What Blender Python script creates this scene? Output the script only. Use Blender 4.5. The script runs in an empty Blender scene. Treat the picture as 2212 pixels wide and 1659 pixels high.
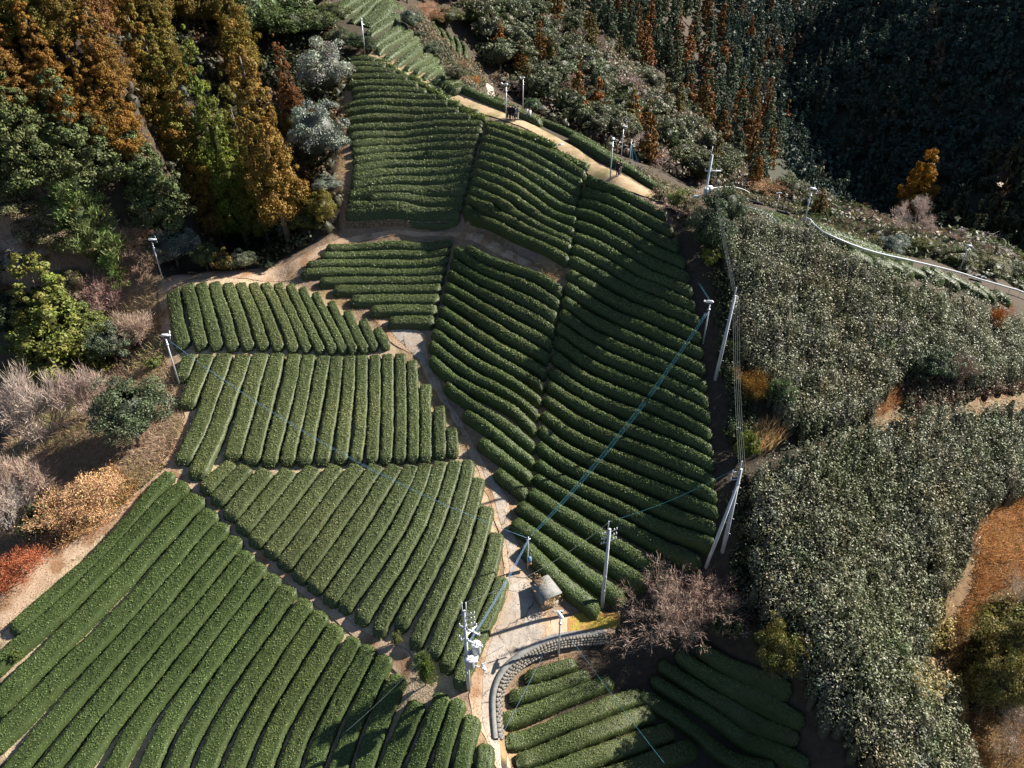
import bpy, math, random
import numpy as np

# ---------------------------------------------------------------- camera, sky, sun, exposure
scene = bpy.context.scene
COL = scene.collection
IW, IH, FPX = 2212.0, 1659.0, 1570.0          # survey frame used for the layout notes below
PITCH = math.radians(33.5)                    # the drone camera looks down by this much
CAMZ = 50.0
SP, CP = math.sin(PITCH), math.cos(PITCH)

cam_d = bpy.data.cameras.new('camera')
cam = bpy.data.objects.new('camera', cam_d)
COL.objects.link(cam)
cam.location = (0, 0, CAMZ)
cam.rotation_euler = (math.radians(90) - PITCH, 0, 0)
cam_d.sensor_width = 36.0
cam_d.lens = 36.0 * FPX / IW
cam_d.clip_end = 6000.0
cam_d.clip_start = 0.5
scene.camera = cam

SUN_EL = math.radians(34.0)
SUN_AZ = math.radians(22.0)                   # measured from +X towards +Y
world = bpy.data.worlds.new('World')
scene.world = world
world.use_nodes = True
wn = world.node_tree
bg = wn.nodes['Background']
sky = wn.nodes.new('ShaderNodeTexSky')
sky.sky_type = 'NISHITA'
sky.sun_disc = False
sky.sun_elevation = SUN_EL
sky.sun_rotation = math.radians(90) - SUN_AZ
sky.air_density = 0.75
sky.dust_density = 0.3
wn.links.new(sky.outputs[0], bg.inputs[0])
bg.inputs[1].default_value = 0.05

sun_d = bpy.data.lights.new('sun', 'SUN')
sun_d.energy = 5.0
sun_d.angle = math.radians(0.5)
sun_d.color = (1.0, 0.93, 0.82)
sun = bpy.data.objects.new('sun', sun_d)
COL.objects.link(sun)
sv = (math.cos(SUN_EL) * math.cos(SUN_AZ), math.cos(SUN_EL) * math.sin(SUN_AZ), math.sin(SUN_EL))
from mathutils import Vector, Matrix
sun.rotation_euler = Vector(sv).to_track_quat('Z', 'Y').to_euler()
sun.location = (120, 60, 120)

scene.view_settings.view_transform = 'Standard'
scene.view_settings.look = 'None'
scene.view_settings.exposure = 1.35
scene.view_settings.gamma = 1.0
scene.view_settings.use_curve_mapping = False
scene.render.engine = 'CYCLES'
scene.cycles.max_bounces = 5
scene.cycles.diffuse_bounces = 2
scene.cycles.glossy_bounces = 2
scene.cycles.transmission_bounces = 2

RNG = np.random.default_rng(7)
random.seed(7)

# ---------------------------------------------------------------- geometry helpers
def vnoise(x, y, seed=0, freq=1.0, octs=3):
    """cheap smooth noise in about -1..1 from summed sines"""
    r = np.random.default_rng(seed + 991)
    out = np.zeros_like(x, dtype=float)
    amp, tot = 1.0, 0.0
    f = freq
    for o in range(octs):
        for k in range(4):
            a = r.uniform(0, 2 * math.pi)
            ff = f * r.uniform(0.7, 1.4)
            out += amp * np.sin(x * math.cos(a) * ff + y * math.sin(a) * ff + r.uniform(0, 6.28)) * 0.5
        tot += amp
        amp *= 0.55
        f *= 2.1
    return out / tot

def ray_dir(u, v):
    u = np.asarray(u, float); v = np.asarray(v, float)
    x = (u - IW / 2) / FPX
    y = (IH / 2 - v) / FPX
    return np.stack([x, CP + SP * y, -SP + CP * y], -1)

# heights (relative to the camera) of surveyed spots
CTRL = [
 # the concrete lane, from the bottom up to the fork and the terrace track
 (1050,1650,-46.4),(1012,1485,-44.6),(1130,1400,-44.4),(1150,1330,-43.6),(1100,1150,-42.0),(1040,1030,-40.4),(960,850,-38.2),(870,720,-35.6),
 (640,580,-33.0),(760,510,-31.2),(900,494,-30.6),(1040,515,-30.0),(1190,600,-30.9),
 # upper block
 (750,468,-29.5),(870,468,-29.5),(990,476,-29.6),(740,300,-23.0),(870,300,-23.2),(1040,265,-21.4),(760,130,-17.4),(830,130,-17.2),
 # ridge path
 (800,110,-16.4),(905,165,-18.0),(1000,205,-19.4),(1105,258,-21.2),(1250,330,-23.6),(1330,385,-24.8),(1440,435,-26.0),(1515,475,-26.8),
 # middle slope
 (1250,440,-27.4),(1500,560,-28.6),(1350,640,-32.0),(1175,850,-38.0),(1350,815,-36.2),(1540,1010,-37.8),(1545,820,-34.3),(1160,1000,-40.6),(1563,1190,-40.9),
 (1300,1310,-44.6),(1420,1200,-42.6),(1000,600,-33.0),(960,660,-34.4),(1080,720,-34.8),(1100,900,-38.0),
 # left blocks
 (380,620,-34.2),(600,600,-33.9),(390,830,-38.0),(380,740,-36.4),(640,870,-38.5),(830,740,-36.0),(840,990,-40.0),(600,1000,-40.2),(400,1020,-40.6),(390,690,-35.4),
 (500,1300,-44.0),(700,1300,-43.8),(860,1400,-44.4),(0,1640,-47.5),(500,1640,-47.6),(850,1640,-47.0),(0,1380,-45.0),(200,1200,-43.2),
 # sunken block at the lower right
 (1120,1600,-47.3),(1250,1640,-47.8),(1350,1450,-46.6),(1230,1420,-45.4),(1500,1500,-48.4),(1600,1600,-50.0),(1480,1640,-49.4),(1450,1370,-45.6),
 # unpruned bushes, ridge beyond
 (1620,1250,-42.3),(1700,1430,-43.6),(1800,1590,-45.4),(1640,900,-35.8),(1620,560,-28.8),(1735,490,-28.0),(2075,580,-37.0),(2200,650,-41.0),(1900,800,-36.0),(1900,1250,-44.0),
 (2150,900,-41.5),(2150,1300,-48.0),(2000,1500,-49.0),(2150,1640,-53.0),(1900,545,-32.6),
 # scrub and wood on the left
 (0,1000,-42.0),(150,900,-40.0),(0,700,-38.0),(200,640,-34.6),(340,610,-34.0),(300,300,-20.5),(0,480,-27.5),(200,480,-27.5),(0,250,-17),(480,545,-35.5),(560,545,-35.5),(620,535,-34.0),(350,480,-29.5),(384,588,-33.9),(450,586,-33.8),(530,582,-33.6),(585,572,-33.3),(700,400,-26.6),(690,200,-20.0),(640,60,-14.5),
 # beyond the ridge path
 (1280,285,-35.0),(1450,330,-43.0),(1620,420,-48.0),(1750,440,-52.0),(1950,520,-45.0),(2150,545,-46.0),(1400,200,-38.0),(1200,30,-25.0),(1350,20,-31.0),(1500,100,-43.0),
 (780,5,-12.8),(900,40,-15.0),(950,110,-18.6),(1000,150,-23.0),(1060,175,-27.5),
]
FAR = [(-20,175,-2),(0,300,18),(-150,250,34),(-220,100,8),(-200,0,-22),(-120,60,-26),(-300,-120,-30),(0,-120,-66),(100,0,-76),(220,-100,-110),
 (90,320,-64),(65,283,-45),(126,446,-40),(62,147,-53),(100,200,-84),(110,120,-86),(75,65,-60),(85,40,-66),(-300,500,70),(100,600,0),(300,100,-150),(300,400,-120),(-60,140,-4),(40,20,-58),(0,10,-52),(-60,15,-50),
 (4,95,-24.5),(9,91,-25.2),(12.5,87,-26.2),(16,82,-27.6),(20,77.5,-29),(9,104,-31),(15,99,-32),(20,93,-33.5),(26,85,-34.5),(2,106,-27.5)]

_cp = []
for u, v, z in CTRL:
    d = ray_dir(u, v)
    t = z / d[2]
    _cp.append((d[0] * t, d[1] * t, z))
_cp += FAR
_cp = np.array(_cp, float)

def _tps(r2):
    return np.where(r2 > 1e-9, 0.5 * r2 * np.log(np.maximum(r2, 1e-9)), 0.0)
_S = 50.0
_P = _cp[:, :2] / _S
_n = len(_P)
_K = _tps(((_P[:, None] - _P[None]) ** 2).sum(-1)) + np.eye(_n) * 2e-4
_A = np.zeros((_n + 3, _n + 3))
_A[:_n, :_n] = _K
_A[:_n, _n] = 1; _A[:_n, _n + 1:] = _P
_A[_n, :_n] = 1; _A[_n + 1:, :_n] = _P.T
_w = np.linalg.solve(_A, np.concatenate([_cp[:, 2], [0, 0, 0]]))

STEPS = []      # (polyline xy, amplitude, width of the fade, side)
def seg_dist(px, py, poly):
    """distance and signed side (left of travel positive) to a polyline"""
    best = np.full(px.shape, 1e9); side = np.zeros(px.shape)
    for (ax, ay), (bx, by) in zip(poly[:-1], poly[1:]):
        dx, dy = bx - ax, by - ay
        L2 = dx * dx + dy * dy + 1e-12
        t = np.clip(((px - ax) * dx + (py - ay) * dy) / L2, 0, 1)
        qx, qy = ax + t * dx, ay + t * dy
        d = np.hypot(px - qx, py - qy)
        s = np.sign((px - ax) * dy - (py - ay) * dx) * -1
        m = d < best
        best = np.where(m, d, best); side = np.where(m, s, side)
    return best, side

def hill(x, y):
    x = np.asarray(x, float); y = np.asarray(y, float)
    sh = x.shape
    p = np.stack([x.ravel(), y.ravel()], -1) / _S
    out = np.empty(len(p))
    for i in range(0, len(p), 20000):
        q = p[i:i + 20000]
        k = _tps(((q[:, None] - _P[None]) ** 2).sum(-1))
        out[i:i + 20000] = k @ _w[:_n] + _w[_n] + q @ _w[_n + 1:]
    return out.reshape(sh)

def ground_rel(x, y):
    x = np.asarray(x, float); y = np.asarray(y, float)
    z = np.clip(hill(x, y), -125, 110)
    # far mountainside across the valley, rising to the right more steeply than the sun
    spur = 11 * np.sin(y * 0.021 + 0.6) + 6 * np.sin(y * 0.055 + x * 0.01 + 2)
    m = -92 + 0.76 * (x - 112 - 0.03 * (y - 250) + spur)
    m = np.where(m > 60, 60 + (m - 60) * 0.3, m)
    k = 5.0
    mx = np.maximum(z, m)
    z = mx + k * np.log(np.exp((z - mx) / k) + np.exp((m - mx) / k))
    for poly, amp, fade, sgn in STEPS:
        d, s = seg_dist(x, y, poly)
        on = (s * sgn > 0)
        z = z + np.where(on, amp * np.clip(d / 0.25, 0, 1) * np.clip(1 - d / fade, 0, 1), 0)
    return z

def gz(x, y):
    return ground_rel(x, y) + CAMZ

# fast lookup grid for ray hits
_gx = np.arange(-110, 260.1, 1.0); _gy = np.arange(0, 560.1, 1.0)
def _build_lookup():
    global _GL
    X, Y = np.meshgrid(_gx, _gy)
    _GL = ground_rel(X, Y)
def _look(x, y):
    fx = np.clip((x - _gx[0]), 0, len(_gx) - 1.001); fy = np.clip((y - _gy[0]), 0, len(_gy) - 1.001)
    ix = fx.astype(int); iy = fy.astype(int); tx = fx - ix; ty = fy - iy
    return (_GL[iy, ix] * (1 - tx) * (1 - ty) + _GL[iy, ix + 1] * tx * (1 - ty) + _GL[iy + 1, ix] * (1 - tx) * ty + _GL[iy + 1, ix + 1] * tx * ty)
_build_lookup()
_TT = np.concatenate([np.arange(25, 130, 0.25), np.arange(130, 520, 1.5)])
def hit(pts, dz=0.0):
    """survey points (u,v) -> ground positions xy of whatever stands dz above the ground there"""
    pts = np.asarray(pts, float).reshape(-1, 2)
    d = ray_dir(pts[:, 0], pts[:, 1])
    out = np.zeros((len(pts), 2))
    for i in range(len(pts)):
        x = d[i, 0] * _TT; y = d[i, 1] * _TT; z = d[i, 2] * _TT
        f = z - _look(x, y) - dz
        below = np.where(f < 0)[0]
        k = below[0] if len(below) else len(_TT) - 1
        if k > 0:
            a = f[k - 1] / (f[k - 1] - f[k] + 1e-12)
            t = _TT[k - 1] + a * (_TT[k] - _TT[k - 1])
        else:
            t = _TT[0]
        out[i] = d[i, 0] * t, d[i, 1] * t
    return out

# step walls: terrace above the track, and the drop below the lane
TERRACE = hit([(742, 488), (800, 486), (870, 487), (930, 489), (988, 487)])
RETAIN = hit([(1078, 1600), (1072, 1540), (1073, 1500), (1088, 1462), (1118, 1432), (1150, 1412), (1182, 1394), (1215, 1384), (1260, 1378), (1310, 1374)])
STEPS.append((TERRACE, 0.8, 11.0, 1))
STEPS.append((RETAIN, -0.65, 9.0, -1))
_build_lookup()

def depth_of(x, y, zrel):
    return y * CP - zrel * SP

# ---------------------------------------------------------------- mesh helpers
def new_mesh(name, V, quads=None, tris=None, col=None, mats=(), smooth=False, midx=None):
    me = bpy.data.meshes.new(name)
    V = np.asarray(V, np.float32)
    nq = 0 if quads is None else len(quads)
    nt = 0 if tris is None else len(tris)
    me.vertices.add(len(V)); me.vertices.foreach_set('co', V.ravel())
    parts, tot = [], []
    if nq: parts.append(np.asarray(quads, np.int32).ravel()); tot.append(np.full(nq, 4, np.int32))
    if nt: parts.append(np.asarray(tris, np.int32).ravel()); tot.append(np.full(nt, 3, np.int32))
    loops = np.concatenate(parts); tot = np.concatenate(tot)
    st = np.concatenate([[0], np.cumsum(tot)[:-1]]).astype(np.int32)
    me.loops.add(len(loops)); me.loops.foreach_set('vertex_index', loops)
    me.polygons.add(len(tot)); me.polygons.foreach_set('loop_start', st)
    me.polygons.foreach_set('loop_total', tot)
    if smooth: me.polygons.foreach_set('use_smooth', np.ones(len(tot), bool))
    for m in mats: me.materials.append(m)
    if midx is not None: me.polygons.foreach_set('material_index', np.asarray(midx, np.int32))
    if col is not None:
        at = me.color_attributes.new('col', 'FLOAT_COLOR', 'POINT')
        c = np.ones((len(V), 4), np.float32); c[:, :3] = col
        at.data.foreach_set('color', c.ravel())
    me.update(calc_edges=True)
    return me

def obj(name, me, parent=None, loc=(0, 0, 0), rot=None, scale=None, label=None, cat=None, group=None, kind=None, color=None):
    o = bpy.data.objects.new(name, me)
    COL.objects.link(o)
    o.location = loc
    if rot is not None: o.rotation_euler = rot
    if scale is not None: o.scale = scale if hasattr(scale, '__len__') else (scale,) * 3
    if parent is not None: o.parent = parent
    if label: o['label'] = label
    if cat: o['category'] = cat
    if group: o['group'] = group
    if kind: o['kind'] = kind
    if color is not None: o.color = (*color, 1.0)
    return o

def thing(name, label, cat, loc, rotz=0.0, group=None, tilt=(0, 0), scale=1.0):
    return obj(name, None, None, loc, (tilt[0], tilt[1], rotz), scale, label, cat, group)

class MB:
    """collects simple shapes into one mesh"""
    def __init__(s): s.V = []; s.Q = []; s.T = []; s.n = 0
    def add(s, V, Q=None, T=None):
        V = np.asarray(V, float)
        if Q is not None and len(Q): s.Q.append(np.asarray(Q) + s.n)
        if T is not None and len(T): s.T.append(np.asarray(T) + s.n)
        s.V.append(V); s.n += len(V); return s
    def path(s, P, R, n=6, caps=True):
        P = np.asarray(P, float); R = np.broadcast_to(np.asarray(R, float), (len(P),))
        T = np.gradient(P, axis=0); T /= np.linalg.norm(T, axis=1)[:, None] + 1e-12
        ref = np.array([0, 0, 1.0]) if abs(T[0][2]) < 0.9 else np.array([1.0, 0, 0])
        A = np.cross(T, ref); A /= np.linalg.norm(A, axis=1)[:, None] + 1e-12
        B = np.cross(T, A)
        a = np.linspace(0, 2 * math.pi, n, endpoint=False)
        ring = A[:, None] * np.cos(a)[None, :, None] + B[:, None] * np.sin(a)[None, :, None]
        V = (P[:, None] + ring * R[:, None, None]).reshape(-1, 3)
        m = len(P); Q = []
        for i in range(m - 1):
            for j in range(n):
                k = (j + 1) % n
                Q.append((i * n + j, i * n + k, (i + 1) * n + k, (i + 1) * n + j))
        Tr = []
        if caps:
            V = np.vstack([V, P[0], P[-1]])
            for j in range(n):
                k = (j + 1) % n
                Tr.append((m * n, k, j)); Tr.append((m * n + 1, (m - 1) * n + j, (m - 1) * n + k))
        return s.add(V, Q, Tr)
    def tube(s, a, b, r0, r1=None, n=8):
        return s.path([a, b], [r0, r0 if r1 is None else r1], n)
    def box(s, c, size, rotz=0.0, tilt=0.0):
        sx, sy, sz = np.asarray(size, float) / 2
        V = np.array([(x, y, z) for x in (-sx, sx) for y in (-sy, sy) for z in (-sz, sz)])
        if tilt:
            ct, st = math.cos(tilt), math.sin(tilt)
            V = V @ np.array([[1, 0, 0], [0, ct, -st], [0, st, ct]]).T
        cr, sr = math.cos(rotz), math.sin(rotz)
        V = V @ np.array([[cr, -sr, 0], [sr, cr, 0], [0, 0, 1]]).T + np.asarray(c, float)
        Q = [(0, 1, 3, 2), (4, 6, 7, 5), (0, 4, 5, 1), (2, 3, 7, 6), (0, 2, 6, 4), (1, 5, 7, 3)]
        return s.add(V, Q)
    def ball(s, c, r, nu=8, nv=5):
        r = np.broadcast_to(np.asarray(r, float), (3,))
        V = [(0, 0, 1)]
        for i in range(1, nv):
            t = math.pi * i / nv
            for j in range(nu):
                p = 2 * math.pi * j / nu
                V.append((math.sin(t) * math.cos(p), math.sin(t) * math.sin(p), math.cos(t)))
        V.append((0, 0, -1))
        V = np.array(V) * r + np.asarray(c, float)
        Q, T = [], []
        for j in range(nu):
            k = (j + 1) % nu
            T.append((0, 1 + j, 1 + k))
            T.append((len(V) - 1, 1 + (nv - 2) * nu + k, 1 + (nv - 2) * nu + j))
            for i in range(nv - 2):
                Q.append((1 + i * nu + j, 1 + (i + 1) * nu + j, 1 + (i + 1) * nu + k, 1 + i * nu + k))
        return s.add(V, Q, T)
    def mesh(s, name, mat, smooth=False):
        V = np.vstack(s.V)
        Q = np.vstack(s.Q) if s.Q else None
        T = np.vstack(s.T) if s.T else None
        return new_mesh(name, V, Q, T, mats=(mat,), smooth=smooth)
    def build(s, name, mat, parent=None, smooth=False, **k):
        return obj(name, s.mesh(name, mat, smooth), parent, **k)

def leaf_cards(C, N, size, rng, aspect=0.5, tilt=0.7, up=0.0):
    """one rhombic leaf per centre: returns verts (4 per leaf)"""
    n = len(C)
    Nn = N + rng.normal(0, tilt, (n, 3)) + np.array([0, 0, up])
    Nn /= np.linalg.norm(Nn, axis=1)[:, None] + 1e-9
    t = rng.normal(0, 1, (n, 3))
    t -= (t * Nn).sum(1)[:, None] * Nn
    t /= np.linalg.norm(t, axis=1)[:, None] + 1e-9
    b = np.cross(Nn, t)
    s = np.broadcast_to(np.asarray(size, float), (n,))[:, None] * rng.uniform(0.7, 1.3, (n, 1))
    return np.stack([C + t * s, C + b * s * aspect, C - t * s, C - b * s * aspect], 1).reshape(-1, 3)

def card_quads(n, off=0):
    return np.arange(n * 4, dtype=np.int32).reshape(n, 4) + off

# ---------------------------------------------------------------- materials
def nt_new(name):
    m = bpy.data.materials.new(name); m.use_nodes = True
    nt = m.node_tree
    return m, nt, nt.nodes['Principled BSDF'], nt.nodes['Material Output']

def mat_leaf(name, rough=0.5, spec=0.4, transl=0.25):
    """foliage: leaf colours come with the mesh, each plant has its own tint"""
    m, nt, p, out = nt_new(name)
    a = nt.nodes.new('ShaderNodeAttribute'); a.attribute_name = 'col'
    oi = nt.nodes.new('ShaderNodeObjectInfo')
    mx = nt.nodes.new('ShaderNodeMix'); mx.data_type = 'RGBA'; mx.blend_type = 'MULTIPLY'; mx.inputs[0].default_value = 1
    nt.links.new(a.outputs['Color'], mx.inputs[6]); nt.links.new(oi.outputs['Color'], mx.inputs[7])
    nt.links.new(mx.outputs[2], p.inputs['Base Color'])
    p.inputs['Roughness'].default_value = rough
    p.inputs['Specular IOR Level'].default_value = spec
    if transl:
        tr = nt.nodes.new('ShaderNodeBsdfTranslucent')
        nt.links.new(mx.outputs[2], tr.inputs['Color'])
        ms = nt.nodes.new('ShaderNodeMixShader'); ms.inputs[0].default_value = transl
        nt.links.new(p.outputs[0], ms.inputs[1]); nt.links.new(tr.outputs[0], ms.inputs[2])
        nt.links.new(ms.outputs[0], out.inputs['Surface'])
    return m

def mat_noise(name, c1, c2, scale=3.0, rough=0.8, bump=0.3, c3=None, scale2=None, metallic=0.0, spec=0.3):
    m, nt, p, out = nt_new(name)
    g = nt.nodes.new('ShaderNodeNewGeometry')
    n = nt.nodes.new('ShaderNodeTexNoise'); n.inputs['Scale'].default_value = scale; n.inputs['Detail'].default_value = 8; n.inputs['Roughness'].default_value = 0.65
    nt.links.new(g.outputs['Position'], n.inputs['Vector'])
    r = nt.nodes.new('ShaderNodeValToRGB')
    r.color_ramp.elements[0].position = 0.35; r.color_ramp.elements[0].color = (*c1, 1)
    r.color_ramp.elements[1].position = 0.65; r.color_ramp.elements[1].color = (*c2, 1)
    nt.links.new(n.outputs['Fac'], r.inputs[0])
    src = r.outputs[0]
    if c3 is not None:
        n2 = nt.nodes.new('ShaderNodeTexNoise'); n2.inputs['Scale'].default_value = scale2 or scale * 0.2; n2.inputs['Detail'].default_value = 6
        nt.links.new(g.outputs['Position'], n2.inputs['Vector'])
        r2 = nt.nodes.new('ShaderNodeValToRGB'); r2.color_ramp.elements[0].position = 0.48; r2.color_ramp.elements[1].position = 0.62
        nt.links.new(n2.outputs['Fac'], r2.inputs[0])
        mx = nt.nodes.new('ShaderNodeMix'); mx.data_type = 'RGBA'
        nt.links.new(r2.outputs[0], mx.inputs[0]); nt.links.new(src, mx.inputs[6]); mx.inputs[7].default_value = (*c3, 1)
        src = mx.outputs[2]
    nt.links.new(src, p.inputs['Base Color'])
    p.inputs['Roughness'].default_value = rough
    p.inputs['Metallic'].default_value = metallic
    p.inputs['Specular IOR Level'].default_value = spec
    if bump:
        b = nt.nodes.new('ShaderNodeBump'); b.inputs['Strength'].default_value = bump; b.inputs['Distance'].default_value = 0.05
        nb = nt.nodes.new('ShaderNodeTexNoise'); nb.inputs['Scale'].default_value = scale * 5; nb.inputs['Detail'].default_value = 6
        nt.links.new(g.outputs['Position'], nb.inputs['Vector'])
        nt.links.new(nb.outputs['Fac'], b.inputs['Height']); nt.links.new(b.outputs[0], p.inputs['Normal'])
    return m

M_TEA = mat_leaf('tea_leaf', 0.52, 0.32, 0.22)
M_GLOSS = mat_leaf('glossy_leaf', 0.52, 0.4, 0.15)
M_LEAF = mat_leaf('leaf', 0.55, 0.35, 0.25)
M_NEEDLE = mat_leaf('needle', 0.6, 0.25, 0.15)
M_DRY = mat_leaf('dry_leaf', 0.8, 0.15, 0.25)
M_TWIG = mat_leaf('twig', 0.85, 0.1, 0.0)
M_BARK = mat_noise('bark', (0.10, 0.075, 0.055), (0.24, 0.19, 0.15), 4, 0.9, 0.6)
M_PALEBARK = mat_noise('pale_bark', (0.22, 0.19, 0.16), (0.42, 0.37, 0.32), 4, 0.9, 0.6)
M_CONC = mat_noise('concrete', (0.29, 0.255, 0.22), (0.42, 0.37, 0.315), 1.3, 0.9, 0.5, (0.35, 0.27, 0.20), 0.5)
M_KERB = mat_noise('kerb_concrete', (0.16, 0.165, 0.16), (0.26, 0.26, 0.25), 2.0, 0.85, 0.3)
M_DIRT = mat_noise('dirt', (0.36, 0.25, 0.17), (0.52, 0.39, 0.28), 1.2, 0.95, 0.8, (0.27, 0.16, 0.09), 0.6)
M_TRACK = mat_noise('track_dirt', (0.37, 0.26, 0.15), (0.48, 0.36, 0.23), 1.5, 0.95, 0.6, (0.24, 0.20, 0.09), 0.5)
M_STONE = mat_noise('stone', (0.13, 0.12, 0.105), (0.25, 0.23, 0.20), 2.5, 0.9, 0.5)
M_TSTONE = mat_noise('terrace_stone', (0.14, 0.10, 0.07), (0.33, 0.22, 0.14), 2.5, 0.9, 0.6)
M_POLE = mat_noise('pole_concrete', (0.42, 0.44, 0.46), (0.54, 0.56, 0.58), 1.5, 0.6, 0.1)
M_STEEL = mat_noise('galvanised_steel', (0.50, 0.54, 0.58), (0.62, 0.66, 0.70), 3, 0.42, 0.05, metallic=0.45)
M_WHITE = mat_noise('white_enamel', (0.66, 0.69, 0.72), (0.76, 0.78, 0.80), 2, 0.4, 0.0)
M_DARK = mat_noise('dark_metal', (0.05, 0.055, 0.06), (0.09, 0.09, 0.10), 3, 0.5, 0.0)
M_CABLE = mat_noise('teal_cable', (0.04, 0.17, 0.23), (0.07, 0.25, 0.33), 2, 0.45, 0.0)
M_BLUECABLE = mat_noise('blue_cable', (0.09, 0.19, 0.34), (0.14, 0.27, 0.45), 2, 0.45, 0.0)
M_WIRE = mat_noise('grey_wire', (0.10, 0.13, 0.12), (0.18, 0.21, 0.20), 2, 0.5, 0.0)
M_HOSE = mat_noise('pale_pipe', (0.55, 0.60, 0.66), (0.72, 0.76, 0.80), 2, 0.35, 0.0)
M_ORANGE = mat_noise('orange_box', (0.55, 0.22, 0.05), (0.65, 0.28, 0.07), 2, 0.5, 0.0)
M_BLUEBOX = mat_noise('blue_box', (0.10, 0.20, 0.36), (0.14, 0.26, 0.44), 2, 0.5, 0.0)
M_TARP = mat_noise('black_netting', (0.012, 0.013, 0.016), (0.03, 0.03, 0.035), 5, 0.6, 0.4)

def add_cracks(m, scale, width, dark):
    """wandering dark cracks over whatever colour the material already has"""
    nt = m.node_tree; p = nt.nodes['Principled BSDF']
    src = p.inputs['Base Color'].links[0].from_socket
    g = nt.nodes.new('ShaderNodeNewGeometry'); n = nt.nodes.new('ShaderNodeTexNoise'); n.inputs['Scale'].default_value = 1.1; n.inputs['Detail'].default_value = 6
    nt.links.new(g.outputs['Position'], n.inputs['Vector'])
    ad = nt.nodes.new('ShaderNodeMix'); ad.data_type = 'RGBA'; ad.blend_type = 'ADD'; ad.inputs[0].default_value = 0.9
    nt.links.new(g.outputs['Position'], ad.inputs[6]); nt.links.new(n.outputs['Color'], ad.inputs[7])
    v = nt.nodes.new('ShaderNodeTexVoronoi'); v.feature = 'DISTANCE_TO_EDGE'; v.inputs['Scale'].default_value = scale
    nt.links.new(ad.outputs[2], v.inputs['Vector'])
    r = nt.nodes.new('ShaderNodeMapRange'); r.inputs[1].default_value = 0.0; r.inputs[2].default_value = width; r.inputs[3].default_value = 1.0; r.inputs[4].default_value = 0.0
    nt.links.new(v.outputs['Distance'], r.inputs[0])
    n2 = nt.nodes.new('ShaderNodeTexNoise'); n2.inputs['Scale'].default_value = 0.5
    nt.links.new(g.outputs['Position'], n2.inputs['Vector'])
    gate = nt.nodes.new('ShaderNodeMapRange'); gate.inputs[1].default_value = 0.42; gate.inputs[2].default_value = 0.55
    nt.links.new(n2.outputs['Fac'], gate.inputs[0])
    mu = nt.nodes.new('ShaderNodeMath'); mu.operation = 'MULTIPLY'
    nt.links.new(r.outputs[0], mu.inputs[0]); nt.links.new(gate.outputs[0], mu.inputs[1])
    mx = nt.nodes.new('ShaderNodeMix'); mx.data_type = 'RGBA'
    nt.links.new(mu.outputs[0], mx.inputs[0]); nt.links.new(src, mx.inputs[6]); mx.inputs[7].default_value = (*dark, 1)
    nt.links.new(mx.outputs[2], p.inputs['Base Color'])
add_cracks(M_CONC, 0.42, 0.03, (0.05, 0.045, 0.04))
# ---------------------------------------------------------------- the ground
def axis(lo, fa, fb, hi, step, grow=1.13):
    a = list(np.arange(fa, fb + 1e-6, step))
    s, x = step, fb
    while x < hi:
        s = min(s * grow, 60); x += s; a.append(x)
    s, x = step, fa
    while x > lo:
        s = min(s * grow, 60); x -= s; a.insert(0, x)
    return np.array(a)
XS = axis(-1500, -66, 66, 1600, 0.62)
YS = axis(-700, 18, 118, 2200, 0.62)
GX, GY = np.meshgrid(XS, YS)
GZ = gz(GX, GY) + 0.03 * vnoise(GX, GY, 3, 1.1, 2)
nx, ny = len(XS), len(YS)
idx = np.arange(nx * ny).reshape(ny, nx)
gq = np.stack([idx[:-1, :-1], idx[:-1, 1:], idx[1:, 1:], idx[1:, :-1]], -1).reshape(-1, 4)
# soil colour by what grows there: ploughed lanes under tea, litter under wood
near = np.exp(-((GX - 0) / 60.0) ** 4)
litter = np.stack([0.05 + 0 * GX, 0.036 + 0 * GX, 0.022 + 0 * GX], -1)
soil = np.stack([0.25 + 0.05 * vnoise(GX, GY, 5, 0.6, 3), 0.17 + 0.035 * vnoise(GX, GY, 5, 0.6, 3), 0.105 + 0.02 * vnoise(GX, GY, 6, 0.7, 3)], -1)
pale = np.stack([0.42 + 0.05 * vnoise(GX, GY, 8, 0.8, 3), 0.32 + 0.04 * vnoise(GX, GY, 8, 0.8, 3), 0.21 + 0.03 * vnoise(GX, GY, 8, 0.8, 3)], -1)
def poly_mask(poly, x, y):
    ins = np.zeros(x.shape, bool)
    n = len(poly)
    for i in range(n):
        x1, y1 = poly[i]; x2, y2 = poly[(i + 1) % n]
        c = ((y1 > y) != (y2 > y)) & (x < (x2 - x1) * (y - y1) / (y2 - y1 + 1e-12) + x1)
        ins ^= c
    return ins
FIELD = hit([(0, 1380), (380, 1015), (355, 610), (620, 560), (740, 490), (735, 130), (800, 100), (1000, 200), (1440, 430), (1470, 540), (1520, 1100), (1480, 1200), (1300, 1300), (1150, 1650), (0, 1655)])
LEFTF = hit([(0, 1330), (380, 1010), (345, 605), (600, 590), (850, 740), (1060, 1060), (1080, 1300), (990, 1500), (1050, 1655), (0, 1655)])
fm = poly_mask(FIELD, GX, GY)[..., None]; lm = poly_mask(LEFTF, GX, GY)[..., None]
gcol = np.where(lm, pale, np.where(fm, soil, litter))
SCRUB = hit([(0, 300), (130, 330), (170, 470), (330, 540), (345, 620), (352, 700), (385, 840), (400, 900), (330, 1030), (60, 1200), (-60, 1280), (-60, 300)])
gcol = np.where(poly_mask(SCRUB, GX, GY)[..., None], np.array([0.24, 0.165, 0.11]), gcol)
RIGHTG = hit([(1880, 860), (2300, 740), (2300, 1660), (2000, 1660), (1960, 1300)])
gcol = np.where(poly_mask(RIGHTG, GX, GY)[..., None], np.array([0.19, 0.12, 0.06]), gcol)
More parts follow.
